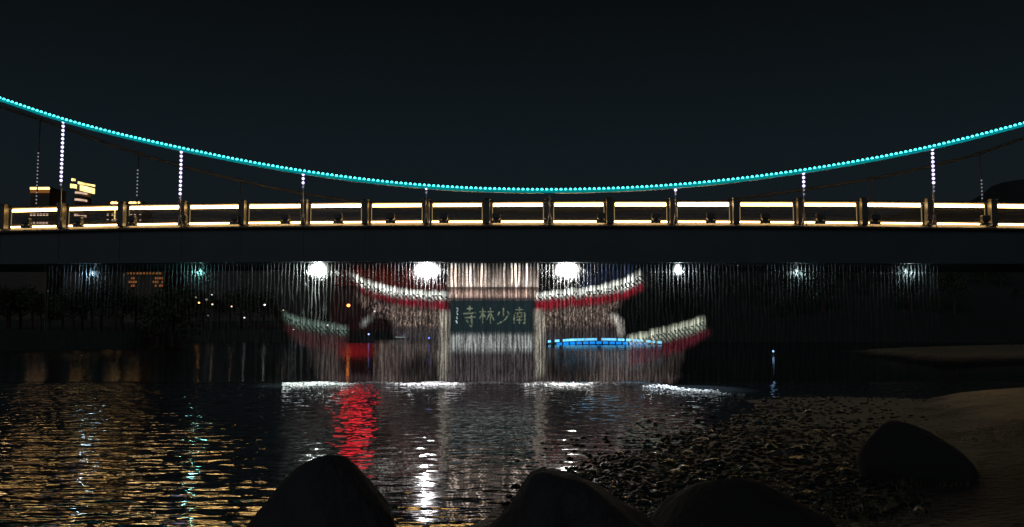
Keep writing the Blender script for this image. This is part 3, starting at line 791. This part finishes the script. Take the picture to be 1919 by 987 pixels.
# ------------------------------------------------------------------ spray where the streams strike the river
def build_spray():
    mb = MB()
    segs = [(530, 650, 718, 724, 420, 1.0), (530, 1200, 716.5, 718.5, 1500, 0.6), (765, 855, 716, 724, 420, 1.0), (985, 1110, 716, 723, 400, 1.0), (1095, 1195, 717, 722, 420, 0.8), (1180, 1345, 719, 738, 640, 1.0), (1340, 1400, 735, 744, 30, 0.6),
            (545, 640, 724, 738, 60, 0.5), (775, 830, 724, 744, 70, 0.5), (1035, 1095, 724, 744, 70, 0.5), (1200, 1330, 738, 748, 40, 0.5)]
    for (x0, x1, y0, y1, n, k) in segs:
        for _ in range(n):
            u = min(1, max(0, random.gauss(0.5, 0.25))) if k == 1.0 else random.random(); x = x0 + (x1 - x0) * u
            if x0 == 1180: yb_ = 719 + 17 * u ** 1.2
            else: yb_ = y0 + (y1 - y0) * 0.3
            y = yb_ + random.random() ** 2 * (5 if k == 1.0 else 2.5) + 1.5 * math.sin(x * .06)
            p = on_water(x, y)
            h = abs(random.gauss(0, 0.032)) * k
            r = random.uniform(0.014, 0.042) * (0.6 + 0.4 * k)
            mb.ball((p.x, p.y, h), r, 1, (random.uniform(1, 2.2), random.uniform(1, 2.0), random.uniform(0.5, 0.9)))
    for px in (590, 800, 1064, 1262):                                  # flecks added in a V for the lamps' glints on the water
        for _ in range(150):
            u = random.random() ** 1.5; wd = 46 * (1 - u) ** 1.3 + 6
            p = on_water(px + random.uniform(-wd, wd), (722 if px < 1200 else 732) + 34 * u)
            mb.ball((p.x, p.y, 0.004), random.uniform(0.012, 0.03), 1, (random.uniform(1, 2.2), random.uniform(1, 1.8), 0.6))
    for (px, n, sx, sz) in ((800, 260, .46, .30), (1062, 240, .46, .30), (597, 130, .36, .26), (1270, 40, .16, .2), (377, 90, .2, .2), (177, 90, .2, .2), (1493, 90, .2, .2), (1697, 90, .2, .2)):  # drops added round the lamps to fill out their glare
        for _ in range(n):
            s_, z = loc(px + 0, 512, 0.0)
            q = ROOT + EX * (s_ + random.gauss(0, sx)) + EY * random.uniform(-0.10, 0.34)
            zz = z - abs(random.gauss(0, sz)) + random.uniform(0, 0.32)
            if zz > zpipe(s_) - 0.1: continue
            mb.ball((q.x, q.y, zz), random.uniform(0.006, 0.015), 1, (1, 1, random.uniform(2.5, 7)))
    m, N, L, P = nt('white_spray')
    tr = N.new('ShaderNodeBsdfTranslucent'); tr.inputs[0].default_value = (0.5, 0.51, 0.52, 1)
    mxs = N.new('ShaderNodeMixShader'); mxs.inputs[0].default_value = 0.5
    L.new(P.outputs[0], mxs.inputs[1]); L.new(tr.outputs[0], mxs.inputs[2]); L.new(mxs.outputs[0], N['Material Output'].inputs[0])
    P.inputs['Base Color'].default_value = (0.42, 0.43, 0.44, 1); P.inputs['Roughness'].default_value = 0.25
    obj('spray', mb.mesh('spray', m, True), kind='stuff', label='white spray and foam where the falling water strikes the river')
build_spray()

# ------------------------------------------------------------------ distant buildings
M['facade'] = mat('dark_facade', (0.11, 0.085, 0.07), 0.8, 0, 0.2, 0.3)
M['gold'] = glow('golden_roof_light', (1.0, 0.62, 0.20), 3.2, 0.3, 0.35)
M['goldring'] = glow('golden_ring_light', (1.0, 0.72, 0.24), 2.2, 0.45, 0.25)
M['amber'] = glow('amber_eaves_light', (1.0, 0.36, 0.08), 0.20)
M['win'] = glow('warm_window', (1.0, 0.68, 0.50), 0.75, 0.5, 0.35)
M['winhot'] = glow('warm_floodlit_window', (1.0, 0.50, 0.16), 0.40, 0.5, 0.2)
M['orange'] = glow('orange_window', (1.0, 0.34, 0.10), 0.22, 0.6, 0.3)
M['redled'] = glow('red_led_screen', (1.0, 0.03, 0.045), 2.4, 0.25, 0.08)
M['redwall'] = mat('red_brown_facade', (0.16, 0.05, 0.04), 0.8, 0, 0.2, 0.2)
M['dullred'] = glow('dull_red_facade_light', (1.0, 0.16, 0.10), 0.022, 0.5, 0.15)

def frame_at(px0, px1, D):
    a, b = at(px0, 430, D), at(px1, 430, D)
    return a.x, b.x
def zpx(y, D, px=960): return at(px, y, D).z
def building(name, label, px0, px1, ytop, D, depth, rows, m, group=None):
    x0, x1 = frame_at(px0, px1, D)
    t = thing(name, label, 'building', ((x0 + x1) / 2, D, 0), 0, group)
    top = zpx(ytop, D, (px0 + px1) / 2)
    obj('wall', MB().box((0, depth / 2, top / 2), (x1 - x0, depth, top)).mesh('wall', m), t)
    return t, x1 - x0, top
def window(t, x, z, w, h, m, y=-0.06):
    o = obj('window', MB().box((0, 0, 0), (w, 0.1, h)).mesh('window', m), t, (x, y, z))
    obj('sill', MB().box((0, -0.1, -h / 2 - 0.12), (w * 1.1, 0.28, 0.15)).mesh('sill', M['facade']), o)
# block with an amber eaves bar
D = 380.0
t, w, top = building('apartment_tower', 'leftmost distant tower block with one amber bar of light along its flat roof', 55, 90, 352, D, 14, 0, M['facade'])
obj('roof', MB().box((0, 7, top + 0.25), (w * 1.06, 15, 0.5)).mesh('roof', M['facade']), t)
obj('roof_light', MB().box((0, -0.35, top - 0.2), (w * 1.04, 0.4, 1.0)).mesh('roof_light', M['gold']), t)
obj('roof_light', MB().box((0, -0.30, top - 1.6), (w * 1.02, 0.3, 1.3)).mesh('roof_light', M['amber']), t)
for row, y in enumerate((402, 417, 431, 440, 450, 460, 470, 480)):
    for k in range(6):
        x = (-0.43 + 0.17 * k) * w
        window(t, x, zpx(y, D), 1.0, 1.1, M['win'] if row < 3 else M['winhot'])
# round tower with lit crown
D = 330.0
x0, x1 = frame_at(134, 161, D)
R = (x1 - x0) / 2
t = thing('round_tower', 'distant round tower with a broken golden ring of light above curved lit balconies', 'building', ((x0 + x1) / 2, D + R, 0))
zt_ = zpx(350, D, 150)
obj('wall', MB().tube([(0, 0, 0), (0, 0, zt_)], R, 28).mesh('wall', M['facade'], False), t)
def arc(name, parent, r, a0, a1, z, h, th, m, tilt=0.0):
    mb = MB(); n = 14; vs = []
    for i in range(n + 1):
        a = math.radians(a0 + (a1 - a0) * i / n)
        for rr in (r, r + th):
            for zz in (z, z + h):
                vs.append((math.sin(a) * rr, -math.cos(a) * rr, zz - tilt * math.sin(a) * rr))
    fs = []
    for i in range(n):
        b = i * 4
        fs += [(b, b + 4, b + 5, b + 1), (b + 2, b + 3, b + 7, b + 6), (b + 1, b + 5, b + 7, b + 3), (b, b + 2, b + 6, b + 4)]
    fs += [(0, 1, 3, 2), (n * 4, n * 4 + 2, n * 4 + 3, n * 4 + 1)]
    mb.add(vs, fs)
    return obj(name, mb.mesh(name, m), parent)
zc = zpx(353, D, 150)
crown = obj('crown_ring', MB().tube([(0, 0, zt_), (0, 0, zt_ + 0.5)], R * 1.5, 28).mesh('crown_ring', M['facade']), t)
arc('crown_light', crown, R * 1.55, -78, -8, zc - 0.4, 1.5, 0.5, M['goldring'], 0.20)
arc('crown_light', crown, R * 1.55, 10, 80, zc - 0.9, 2.1, 0.5, M['goldring'], 0.20)
arc('crown_light', crown, R * 1.50, 150, 235, zc + 2.0, 1.0, 0.5, M['goldring'], 0.20)
arc('crown_light', crown, R * 1.45, -60, -20, zc + 2.4, 0.9, 0.4, M['goldring'], 0.20)
for y in (363, 376, 405, 432, 445, 458, 470):
    z = zpx(y, D, 150)
    for (a0, a1) in ((-58, -48), (-40, -31), (-24, 52)):
        arc('balcony_light', t, R + 0.05, a0, a1, z, 0.75 if y < 430 else 1.4, 0.25, M['win'] if y < 430 else M['winhot'], 0.12)
    arc('balcony', t, R + 0.02, -80, 80, z - 0.9, 0.5, 0.6, M['facade'], 0.12)
# pair of blocks with golden roof bars
for (p0, p1, lab, cols) in ((207, 228, 'left one of two small distant blocks with golden roof bars, beside bright vertical strips', [(202, 402), (211, 402), (202, 411), (211, 412), (216, 412), (221, 411)]),
                            (241, 261, 'right one of two small distant blocks with golden roof bars, behind the fourth railing panel', [(246, 402), (253, 402), (263, 402), (253, 412), (263, 412)])):
    D = 420.0
    t, w, top = building('apartment_block', lab, p0 - 6, p1 + 4, 379, D, 12, 0, M['facade'], 'distant apartment blocks with golden roof bars')
    x0, x1 = frame_at(p0, p1, D)
    obj('roof', MB().box((0, 6, top + 0.2), (w * 1.04, 12.6, 0.4)).mesh('roof', M['facade']), t)
    for k in range(3):
        obj('roof_light', MB().ball((x0 - t.location.x + (x1 - x0) * (k + 0.5) / 3, -0.5, top - 0.3), (x1 - x0) / 5.2, 2, (1.1, .4, .62)).mesh('roof_light', M['gold'], True), t)
    for (px, py) in cols: window(t, at(px, py, D).x - t.location.x, zpx(py, D), 0.9, 0.9, M['win'])
    for py in (434, 446, 458, 470, 482):
        for k in range(4): window(t, (-0.36 + 0.24 * k) * w, zpx(py, D), 1.5, 1.7, M['winhot'])
    if p0 == 207:
        for px in (215.5, 221.5):
            obj('strip_light', MB().box((at(px, 400, D).x - t.location.x, -0.2, zpx(402, D)), (0.55, 0.2, 4.2)).mesh('strip_light', M['goldring']), t)
# orange lit block behind the curtain on the left
D = 170.0
t, w, top = building('riverside_block', 'long low block with two clusters of orange lit windows behind the water curtain', 232, 312, 500, D, 10, 0, M['facade'])
obj('roof', MB().box((0, 5, top + 0.15), (w * 1.05, 11, 0.3)).mesh('roof', M['facade']), t)
for py in (521, 528, 535):
    for px in list(range(243, 258, 4)) + list(range(288, 306, 4)):
        if random.random() < 0.8: window(t, at(px, py, D).x - t.location.x, zpx(py, D), 0.26, 0.42, M['orange'])
for py in (504, 512):
    for px in range(240, 306, 6): window(t, at(px, py, D).x - t.location.x, zpx(py, D), 0.3, 0.4, M['amber'])
# block with a red screen high on its front
D = 205.0
t, w, top = building('red_screen_block', 'dull red block behind the falling water whose screen shows red in the river', 622, 766, 434, D, 12, 0, M['redwall'])
obj('roof', MB().box((0, 6, top + 0.15), (w * 1.02, 12.4, 0.3)).mesh('roof', M['facade']), t)
x0, x1 = frame_at(643, 700, D)
zz0, zz1 = zpx(493, D), zpx(437, D)
fr = obj('screen_frame', MB().box(((x0 + x1) / 2 - t.location.x, -0.15, (zz0 + zz1) / 2), (x1 - x0 + 0.5, 0.3, zz1 - zz0 + 0.5)).mesh('screen_frame', M['fixture']), t)
obj('screen', MB().box(((x0 + x1) / 2 - t.location.x, -0.34, (zz0 + zz1) / 2), (x1 - x0, 0.1, zz1 - zz0)).mesh('screen', M['redled']), fr)
for py in (505, 514, 523, 532):
    window(t, 0, zpx(py, D), w * 0.9, 0.85, M['dullred'])

# ------------------------------------------------------------------ lamps along the far bank
pole_m = mat('lamp_pole', (0.08, 0.08, 0.08), 0.6)
LM = {}
def lampmat(c, s_):
    k = (c, s_)
    if k not in LM: LM[k] = glow('street_lamp_globe', c, s_)
    return LM[k]
WH, OR, PE, BL = (1.0, 0.95, 0.88), (1.0, 0.42, 0.12), (1.0, 0.66, 0.42), (0.12, 0.22, 1.0)
lamps = [
 (367, 557, WH, 0.30, 3.4, 'dim grey street lamp left of the bright orange lamp, below the teal lamp'),
 (373, 567, OR, 5.0, 3.6, 'bright orange street lamp on the left far bank whose reflection is an orange streak'),
 (387, 561, WH, 0.16, 5.0, 'faint broad grey lamp glow between four brighter lamps on the left bank'),
 (397, 552, WH, 0.9, 2.8, 'small white street lamp topmost of the left bank cluster'),
 (398, 570, PE, 2.2, 3.2, 'peach street lamp lower right in the left bank cluster'),
 (434, 574, PE, 2.0, 3.0, 'lone peach street lamp right of the left bank cluster'),
 (390, 591, WH, 0.22, 2.6, 'faint grey lamp low under the left bank cluster'),
 (458, 595, WH, 2.0, 3.0, 'white lamp low on the dark bank with a faint reflection'),
 (496, 571, WH, 2.4, 3.6, 'white street lamp at the left edge of the lit water curtain'),
 (531, 581, PE, 0.9, 2.6, 'small peach lamp just above the lower roof tip of the projected gate'),
 (550, 618, WH, 2.6, 3.2, 'white lamp under the lower left roof with a clear streak below it'),
 (614, 609, WH, 1.5, 3.0, 'first white lamp of the row at the right end of the lower left roof'),
 (623, 616, WH, 0.5, 2.8, 'second lamp of the small row beside the lower left roof'),
 (632, 616, WH, 0.5, 2.8, 'third lamp of the small row beside the lower left roof'),
 (642, 617, WH, 0.35, 2.8, 'last and dimmest lamp of the small row beside the lower left roof'),
 (653, 572, (1.0, 0.27, 0.06), 6.0, 6.5, 'brightest orange lamp, under the left upper roof of the projected gate'),
 (702, 583, WH, 1.6, 3.4, 'white lamp under the red eaves left of the plaque'),
 (88, 505, WH, 0.16, 2.6, 'faint upper lamp alone at the far left of the bank'),
 (90, 545, WH, 0.10, 2.4, 'faint lower lamp alone at the far left of the bank'),
 (1535, 538, WH, 0.5, 2.6, 'single faint white lamp on the dark right hillside'),
]
for (px, py, c, s_, size, lab) in lamps:
    D = 100.0 if px < 300 else 142.0
    if px > 1400: D = 190.0
    p = at(px, py, D)
    g = float(ground_h(p.x, p.y))
    g = min(g, p.z - 0.9)
    t = thing('street_lamp', lab, 'street lamp', (p.x, p.y, g), 0, 'lamps along the far bank')
    H = p.z - g
    r = size * D / F_PX / 2
    obj('pole', MB().tube([(0, 0, 0), (0, 0, H - r * 0.7)], [0.07, 0.045], 6).mesh('pole', pole_m), t)
    obj('globe', MB().ball((0, 0, H), r, 2, (1, 1, 0.85)).mesh('globe', lampmat(c, s_), True), t)
    obj('cap', MB().tube([(0, 0, H + r * 0.75), (0, 0, H + r * 1.05)], [r * 0.7, r * 0.1], 8).mesh('cap', pole_m), t)
# small blue lights close to the water
for (px, py, D, s_, size, c, lab) in ((691, 626, 128, 3.0, 3.2, (0.3, 0.38, 1.0), 'small blue light at the waterline right of the orange lamp reflection'),
        (756, 628, 126, 0.8, 2.4, BL, 'dimmest blue waterline light, in the middle of three'), (804, 633, 118, 3.0, 3.6, BL, 'deep blue light at the waterline beside the left pillar'),
        (1449, 658, 72, 1.7, 3.8, (0.30, 0.55, 1.0), 'lone blue white marker light on the dark water at right')):
    p = at(px, py, D)
    t = thing('marker_light', lab, 'marker light', (p.x, p.y, -0.05), 0, 'blue lights close to the water')
    r = size * D / F_PX / 2
    obj('float', MB().tube([(0, 0, -0.1), (0, 0, 0.12), (0, 0, 0.2)], [0.3, 0.3, 0.12], 12).mesh('float', M['fixture'], True), t)
    obj('mast', MB().tube([(0, 0, 0.2), (0, 0, max(0.24, p.z + 0.05 - r * .6))], 0.03, 6).mesh('mast', pole_m), t)
    obj('lamp', MB().ball((0, 0, p.z + 0.05), r, 2).mesh('lamp', lampmat(c, s_), True), t)

# ------------------------------------------------------------------ low arched walkway with blue light strips
D = 113.0
xa, xb = at(1027, 644, D).x, at(1240, 644, D).x
wk = thing('low_walkway', 'low arched walkway with bright blue light strips close to the far water', 'walkway', ((xa + xb) / 2, D, 0))
Lw = xb - xa
arch = lambda x: 0.34 + 0.36 * (1 - (2 * (x + Lw * 0.05) / Lw) ** 2)
mb = MB(); xs_ = np.linspace(-Lw / 2 - 0.3, Lw / 2 + 0.3, 30)
for x in xs_:
    z = max(0.16, arch(x))
    mb.v += [(x, 0, z - 0.28), (x, 2.4, z - 0.28), (x, 2.4, z - 0.06), (x, 0, z - 0.06)]
for i in range(29):
    for q in range(4): mb.f.append((i * 4 + q, i * 4 + (q + 1) % 4, i * 4 + 4 + (q + 1) % 4, i * 4 + 4 + q))
obj('deck', mb.mesh('deck', M['steel']), wk)
blue1, blue2 = glow('blue_strip', (0.16, 0.62, 1.0), 2.3, 0.3, 0.6), glow('blue_reflection_glow', (0.0, 0.30, 1.0), 1.1)
cuts = [(-.5, -.475), (-.44, -.40), (-.37, -.07), (-.03, .10), (.115, .17), (.19, .235), (.25, .335), (.365, .40), (.42, .44), (.465, .5)]
for (a, b) in cuts:
    n = max(2, int((b - a) * 24)); pts = []
    for i in range(n + 1):
        x = (a + (b - a) * i / n) * Lw; pts.append((x, -0.06, max(0.22, arch(x)) + 0.02))
    obj('light_strip', MB().tube(pts, 0.15, 6).mesh('light_strip', blue1), wk)
for k in range(15):
    x = (-0.40 + 0.058 * k) * Lw
    o = obj('pier', MB().tube([(x, 0.7, -0.8), (x, 0.7, max(0.1, arch(x) - 0.2))], 0.09, 8).mesh('pier', M['steel']), wk)
    if -0.40 * Lw <= x <= 0.4 * Lw:
        obj('blue_reflection', MB().box((x, -0.05, max(.08, arch(x) - 0.42)), (0.68, 0.06, 0.34)).mesh('blue_reflection', blue2), o)  # glowing panels added in place of the strips' reflection on the water
# pale boat moored between the blue lights
p = on_water(750, 644)
bt = thing('moored_boat', 'small pale covered boat moored left of the left pillar', 'boat', (p.x, p.y, 0))
hm = mat('pale_hull', (0.6, 0.64, 0.62), 0.4)
mb = MB(); n = 9
for i in range(n):
    t_ = i / (n - 1) * 2 - 1; wv = 0.55 * (1 - abs(t_) ** 3); x = t_ * 1.35
    mb.v += [(x, -wv, 0.45 + 0.12 * t_ * t_), (x, -wv * 0.6, -0.05), (x, wv * 0.6, -0.05), (x, wv, 0.45 + 0.12 * t_ * t_)]
for i in range(n - 1):
    for q in range(3): mb.f.append((i * 4 + q, i * 4 + q + 1, i * 4 + 5 + q, i * 4 + 4 + q))
    mb.f.append((i * 4 + 3, i * 4, i * 4 + 4, i * 4 + 7))
obj('hull', mb.mesh('hull', hm), bt)
obj('canopy', MB().box((0, 0, 0.98), (1.7, 0.9, 0.07), 0.02).mesh('canopy', hm), bt)
for sx in (-1, 1):
    for sy in (-1, 1): obj('canopy_post', MB().tube([(sx * 0.75, sy * 0.36, 0.4), (sx * 0.75, sy * 0.36, 0.96)], 0.03, 6).mesh('canopy_post', pole_m), bt)
obj('cabin_light', MB().box((0, 0, 0.91), (1.3, 0.2, 0.05)).mesh('cabin_light', glow('pale_cabin_light', (0.6, 0.85, 0.9), 0.9)), bt)

# ------------------------------------------------------------------ trees on the far bank
bark = mat('bark', (0.06, 0.045, 0.03), 0.9, 0, 0.3, 4)
leafs = [mat('foliage_' + n, c, 0.7, 0, 0.5, 0.7) for n, c in (('dark', (0.035, 0.055, 0.03)), ('mid', (0.05, 0.075, 0.035)), ('olive', (0.06, 0.07, 0.03)))]
def tree_meshes(seed, kind):
    r = random.Random(seed); H = 1.0
    tb = MB().tube([(0, 0, -0.05), (0.01, 0, 0.25), (-0.01, 0.01, 0.5), (0, 0, 0.75)], [0.035, 0.028, 0.02, 0.008], 7)
    tips = []
    for k in range(9):
        a = r.random() * 6.28; z = r.uniform(0.28, 0.65); l = r.uniform(0.16, 0.34)
        tip = (math.cos(a) * l, math.sin(a) * l, z + r.uniform(0.08, 0.25)); tips.append(tip)
        tb.tube([(0, 0, z), (tip[0] * .5, tip[1] * .5, z + (tip[2] - z) * .6), tip], [0.014, 0.009, 0.004], 5)
    cb = MB()
    clumps = [(t[0], t[1], t[2], r.uniform(0.10, 0.2)) for t in tips] + [(r.gauss(0, .1), r.gauss(0, .1), r.uniform(0.5, 0.95), r.uniform(0.09, 0.17)) for _ in range(9)]
    for (x, y, z, rad) in clumps:
        for _ in range(46):
            d = Vector((r.gauss(0, 1), r.gauss(0, 1), r.gauss(0, .8))).normalized() * rad * r.random() ** 0.4
            c = Vector((x, y, z)) + d; s_ = r.uniform(0.018, 0.04)
            a = Vector((r.gauss(0, 1), r.gauss(0, 1), r.gauss(0, 1))).normalized(); b = a.cross(Vector((r.gauss(0, 1), r.gauss(0, 1), r.gauss(0, 1)))).normalized()
            cb.add([c - a * s_, c + b * s_ * .5, c + a * s_, c - b * s_ * .5], [(0, 1, 2, 3)])
    return tb.mesh('trunk', bark), cb.mesh('crown', leafs[kind])
protos = [tree_meshes(i, i) for i in range(3)]
tl = ['dense dark broad tree standing on the far bank behind the water curtain', 'mid green open crowned tree standing on the far bank behind the water curtain', 'olive green loose tree standing on the far bank behind the water curtain']
rt = random.Random(4)
spots = [(px, rt.uniform(531, 552)) for px in range(-30, 520, 19)] + [(px, rt.uniform(575, 600)) for px in range(520, 1250, 42)] + [(px, rt.uniform(500, 560)) for px in range(1250, 1960, 30)]
for (px, ytop) in spots:
    px += rt.uniform(-8, 8)
    D = rt.uniform(104, 116) if px < 330 else rt.uniform(146, 168)
    if 230 < px < 312: ytop = max(ytop, 540)
    if 625 < px < 720: ytop = max(ytop, 586)
    p = at(px, ytop, D); g = float(ground_h(p.x, p.y)); h = p.z - g
    if h < 1.2: h = rt.uniform(4, 7)
    k = rt.randrange(3)
    side = ' at the far left' if px < 330 else ' left of the projected gate' if px < 520 else ' low behind the projected gate' if px < 1250 else ' on the right hillside'
    t = thing('tree', tl[k].replace(' standing on the far bank behind the water curtain', '') + side + ' behind the bridge', 'tree', (p.x, p.y, g - 0.1), rt.random() * 6.28, 'trees along the far bank')
    for me, nm in zip(protos[k], ('trunk', 'crown')):
        o = obj(nm, me, t); o.scale = (h * rt.uniform(0.95, 1.25),) * 2 + (h,)

# ------------------------------------------------------------------ boulders, stones, gravel and tufts on the near shore
rockm = mat('boulder_stone', (0.034, 0.033, 0.036), 0.9, 0, 0.5, 3.0, 0.07, 5.0)
darkrock = mat('dark_boulder_stone', (0.016, 0.0155, 0.0155), 0.95, 0, 0.35, 3.0, 0.03, 7.0)
wet = mat('wet_stone', (0.006, 0.0095, 0.0095), 0.5, 0, 0.4, 4.0, 0.01, 14.0, spec=0.12)
shiny = mat('wet_shiny_stone', (0.012, 0.014, 0.015), 0.13, 0, 0.4, 4.0, 0.012, 10.0)
def rock_mesh(seed, sub=4, rough=0.30, m=None, profile=None):
    r = np.random.default_rng(seed)
    vs, fs = ICO[sub]; V = np.array(vs)
    planes = r.normal(0, 1, (9, 3)); planes /= np.linalg.norm(planes, axis=1)[:, None]
    for pl in planes:                                   # blunt facets
        d = V @ pl; cut = r.uniform(0.72, 0.92)
        V = V - np.maximum(d - cut, 0)[:, None] * pl * 0.85
    fr = r.normal(0, 1.6, (10, 3)); ph = r.random(10) * 6.28
    n = sum(np.sin(V @ fr[i] * (1 + i * 0.35) + ph[i]) / (i + 2) for i in range(10))
    V = V * (1 + rough * 0.35 * n)[:, None]
    V = V / np.abs(V).max(axis=0)
    if profile is not None: V = profile(V)
    mb = MB(); mb.v = [tuple(v) for v in V]; mb.f = list(fs)
    return mb.mesh('boulder', m or rockm, sub >= 3)
def peak(lx, px_, tp=0.45):
    def f(V):
        z = V[:, 2]
        k = np.clip((z + 0.2) / 1.2, 0, 1)
        V = V.copy(); V[:, 0] = V[:, 0] * (1 - tp * k ** 1.3) + px_ * k
        V[:, 1] = V[:, 1] * (1 - 0.3 * k)
        return V
    return f
for (lab, x0, x1, ytop, D, seed, prof, dep) in (
        ('big dark boulder with a pointed top in front of the red reflection', 418, 790, 849, 7.2, 3, peak(0, 0.03, 0.52), 0.8),
        ('big dark rounded boulder in front of the fainter white light streak', 878, 1285, 858, 7.2, 8, peak(0, -0.08, 0.30), 0.8),
        ('low wide dark boulder on the bank right of the rounded boulder', 1200, 1560, 872, 8.4, 14, None, 0.9),
        ('dark boulder lying on the brown sand at right', 1615, 1835, 784, 13.6, 21, peak(0, -0.30), 0.7)):
    top = at((x0 + x1) / 2, ytop, D); a, b = at(x0, 950, D), at(x1, 950, D)
    g = float(ground_h(top.x, D)) - 0.25
    hh = (top.z - g)
    o = obj('boulder', rock_mesh(seed, 4, 0.34, darkrock if x0 >= 1200 else None, prof), None, ((a.x + b.x) / 2, D, g + hh * 0.42))
    o.scale = ((b.x - a.x) / 2, dep, hh * 0.58)
    o['label'] = lab; o['category'] = 'boulder'
stones = []
stone_meshes = [rock_mesh(100 + i, 2, 0.4, shiny) for i in range(7)]
for me in stone_meshes: me.name = 'stone'
rs = random.Random(5)
def scatter(n):
    out = []
    while len(out) < n:
        px, py = rs.uniform(900, 1780), rs.uniform(738, 985)
        if px < 1120 and rs.random() < (1120 - px) / 200: continue
        if px > 1420 and rs.random() < (px - 1420) / 330: continue
        p = on_water(px, py)
        xs = np.interp(p.y, [9, 10.6, 13, 16.7, 18.2, 22, 29.6, 31.2], [-2.2, -1.1, 0.1, 1.5, 2.9, 5.2, 8.6, 11.0])
        d = p.x - xs
        if d < -2.4 or d > 12 or p.y > 31: continue
        if d < 0 and rs.random() < 0.78: continue
        out.append(p)
    return out
for p in scatter(170):
    g = float(ground_h(p.x, p.y))
    r = rs.uniform(0.05, 0.15) * (0.75 if p.y < 14 else 1.0)
    o = obj('stone', stone_meshes[rs.randrange(7)], None, (p.x, p.y, max(g, -0.02) + r * 0.12), rs.random() * 6.28)
    o.scale = (r * rs.uniform(0.8, 1.5), r, r * rs.uniform(0.4, 0.75))
    o['label'] = 'dark wet stone lying among many others in the pebbly shallows'
    o['category'] = 'stone'; o['group'] = 'wet stones in the shallows'
gb = MB(); base = [rock_mesh(200 + i, 1, 0.5, wet) for i in range(5)]
base = [([tuple(v.co) for v in b.vertices], [tuple(f.vertices) for f in b.polygons]) for b in base]
for p in scatter(5200):
    g = float(ground_h(p.x, p.y)); r = rs.uniform(0.015, 0.06)
    vs, fs = base[rs.randrange(5)]; a = rs.random() * 6.28; ca, sa = math.cos(a), math.sin(a); q = rs.uniform(.4, .9)
    gb.add([(p.x + (v[0] * ca - v[1] * sa) * r * 1.3, p.y + (v[0] * sa + v[1] * ca) * r, max(g, -0.015) + r * 0.2 + v[2] * r * q) for v in vs], fs)
obj('gravel', gb.mesh('gravel', wet), kind='stuff', label='dark wet gravel covering the right shallows')
gm = mat('dry_grass', (0.10, 0.085, 0.035), 0.8, 0, 0.6, 2.0)
tb = MB()
for _ in range(2600):
    y = rs.uniform(4.5, 19); x = y * rs.uniform(0.12, 0.62)
    g = float(ground_h(x, y))
    if g < 0.06 or fbm(np.array([x * .6]), np.array([y * .6]))[0] < 0.02: continue
    for k in range(3):
        a = rs.random() * 6.28; l = rs.uniform(0.04, 0.14); w_ = 0.006
        bx, by = x + rs.gauss(0, .04), y + rs.gauss(0, .04)
        tb.add([(bx - w_, by, g - .01), (bx + w_, by, g - .01), (bx + math.cos(a) * l * .5, by + math.sin(a) * l * .5, g + l)], [(0, 1, 2)])
obj('grass', tb.mesh('grass', gm), kind='stuff', label='sparse dry grass on the dark right bank')
# bushes on the far sandbar at the right edge
for (px, py, lab) in ((1897, 655, 'dark round bush on the far sandbar at the right edge'), (1913, 653, 'smaller dark bush beside the round bush on the far sandbar')):
    p = at(px, py, 72.0); g = float(ground_h(p.x, p.y))
    t = thing('bush', lab, 'bush', (p.x, p.y, g), 0, 'bushes on the sandbar')
    for me, nm in zip(protos[0], ('stem', 'foliage')):
        o = obj(nm, me, t); o.scale = (0.9, 0.9, 1.0 if px < 1900 else 0.8)
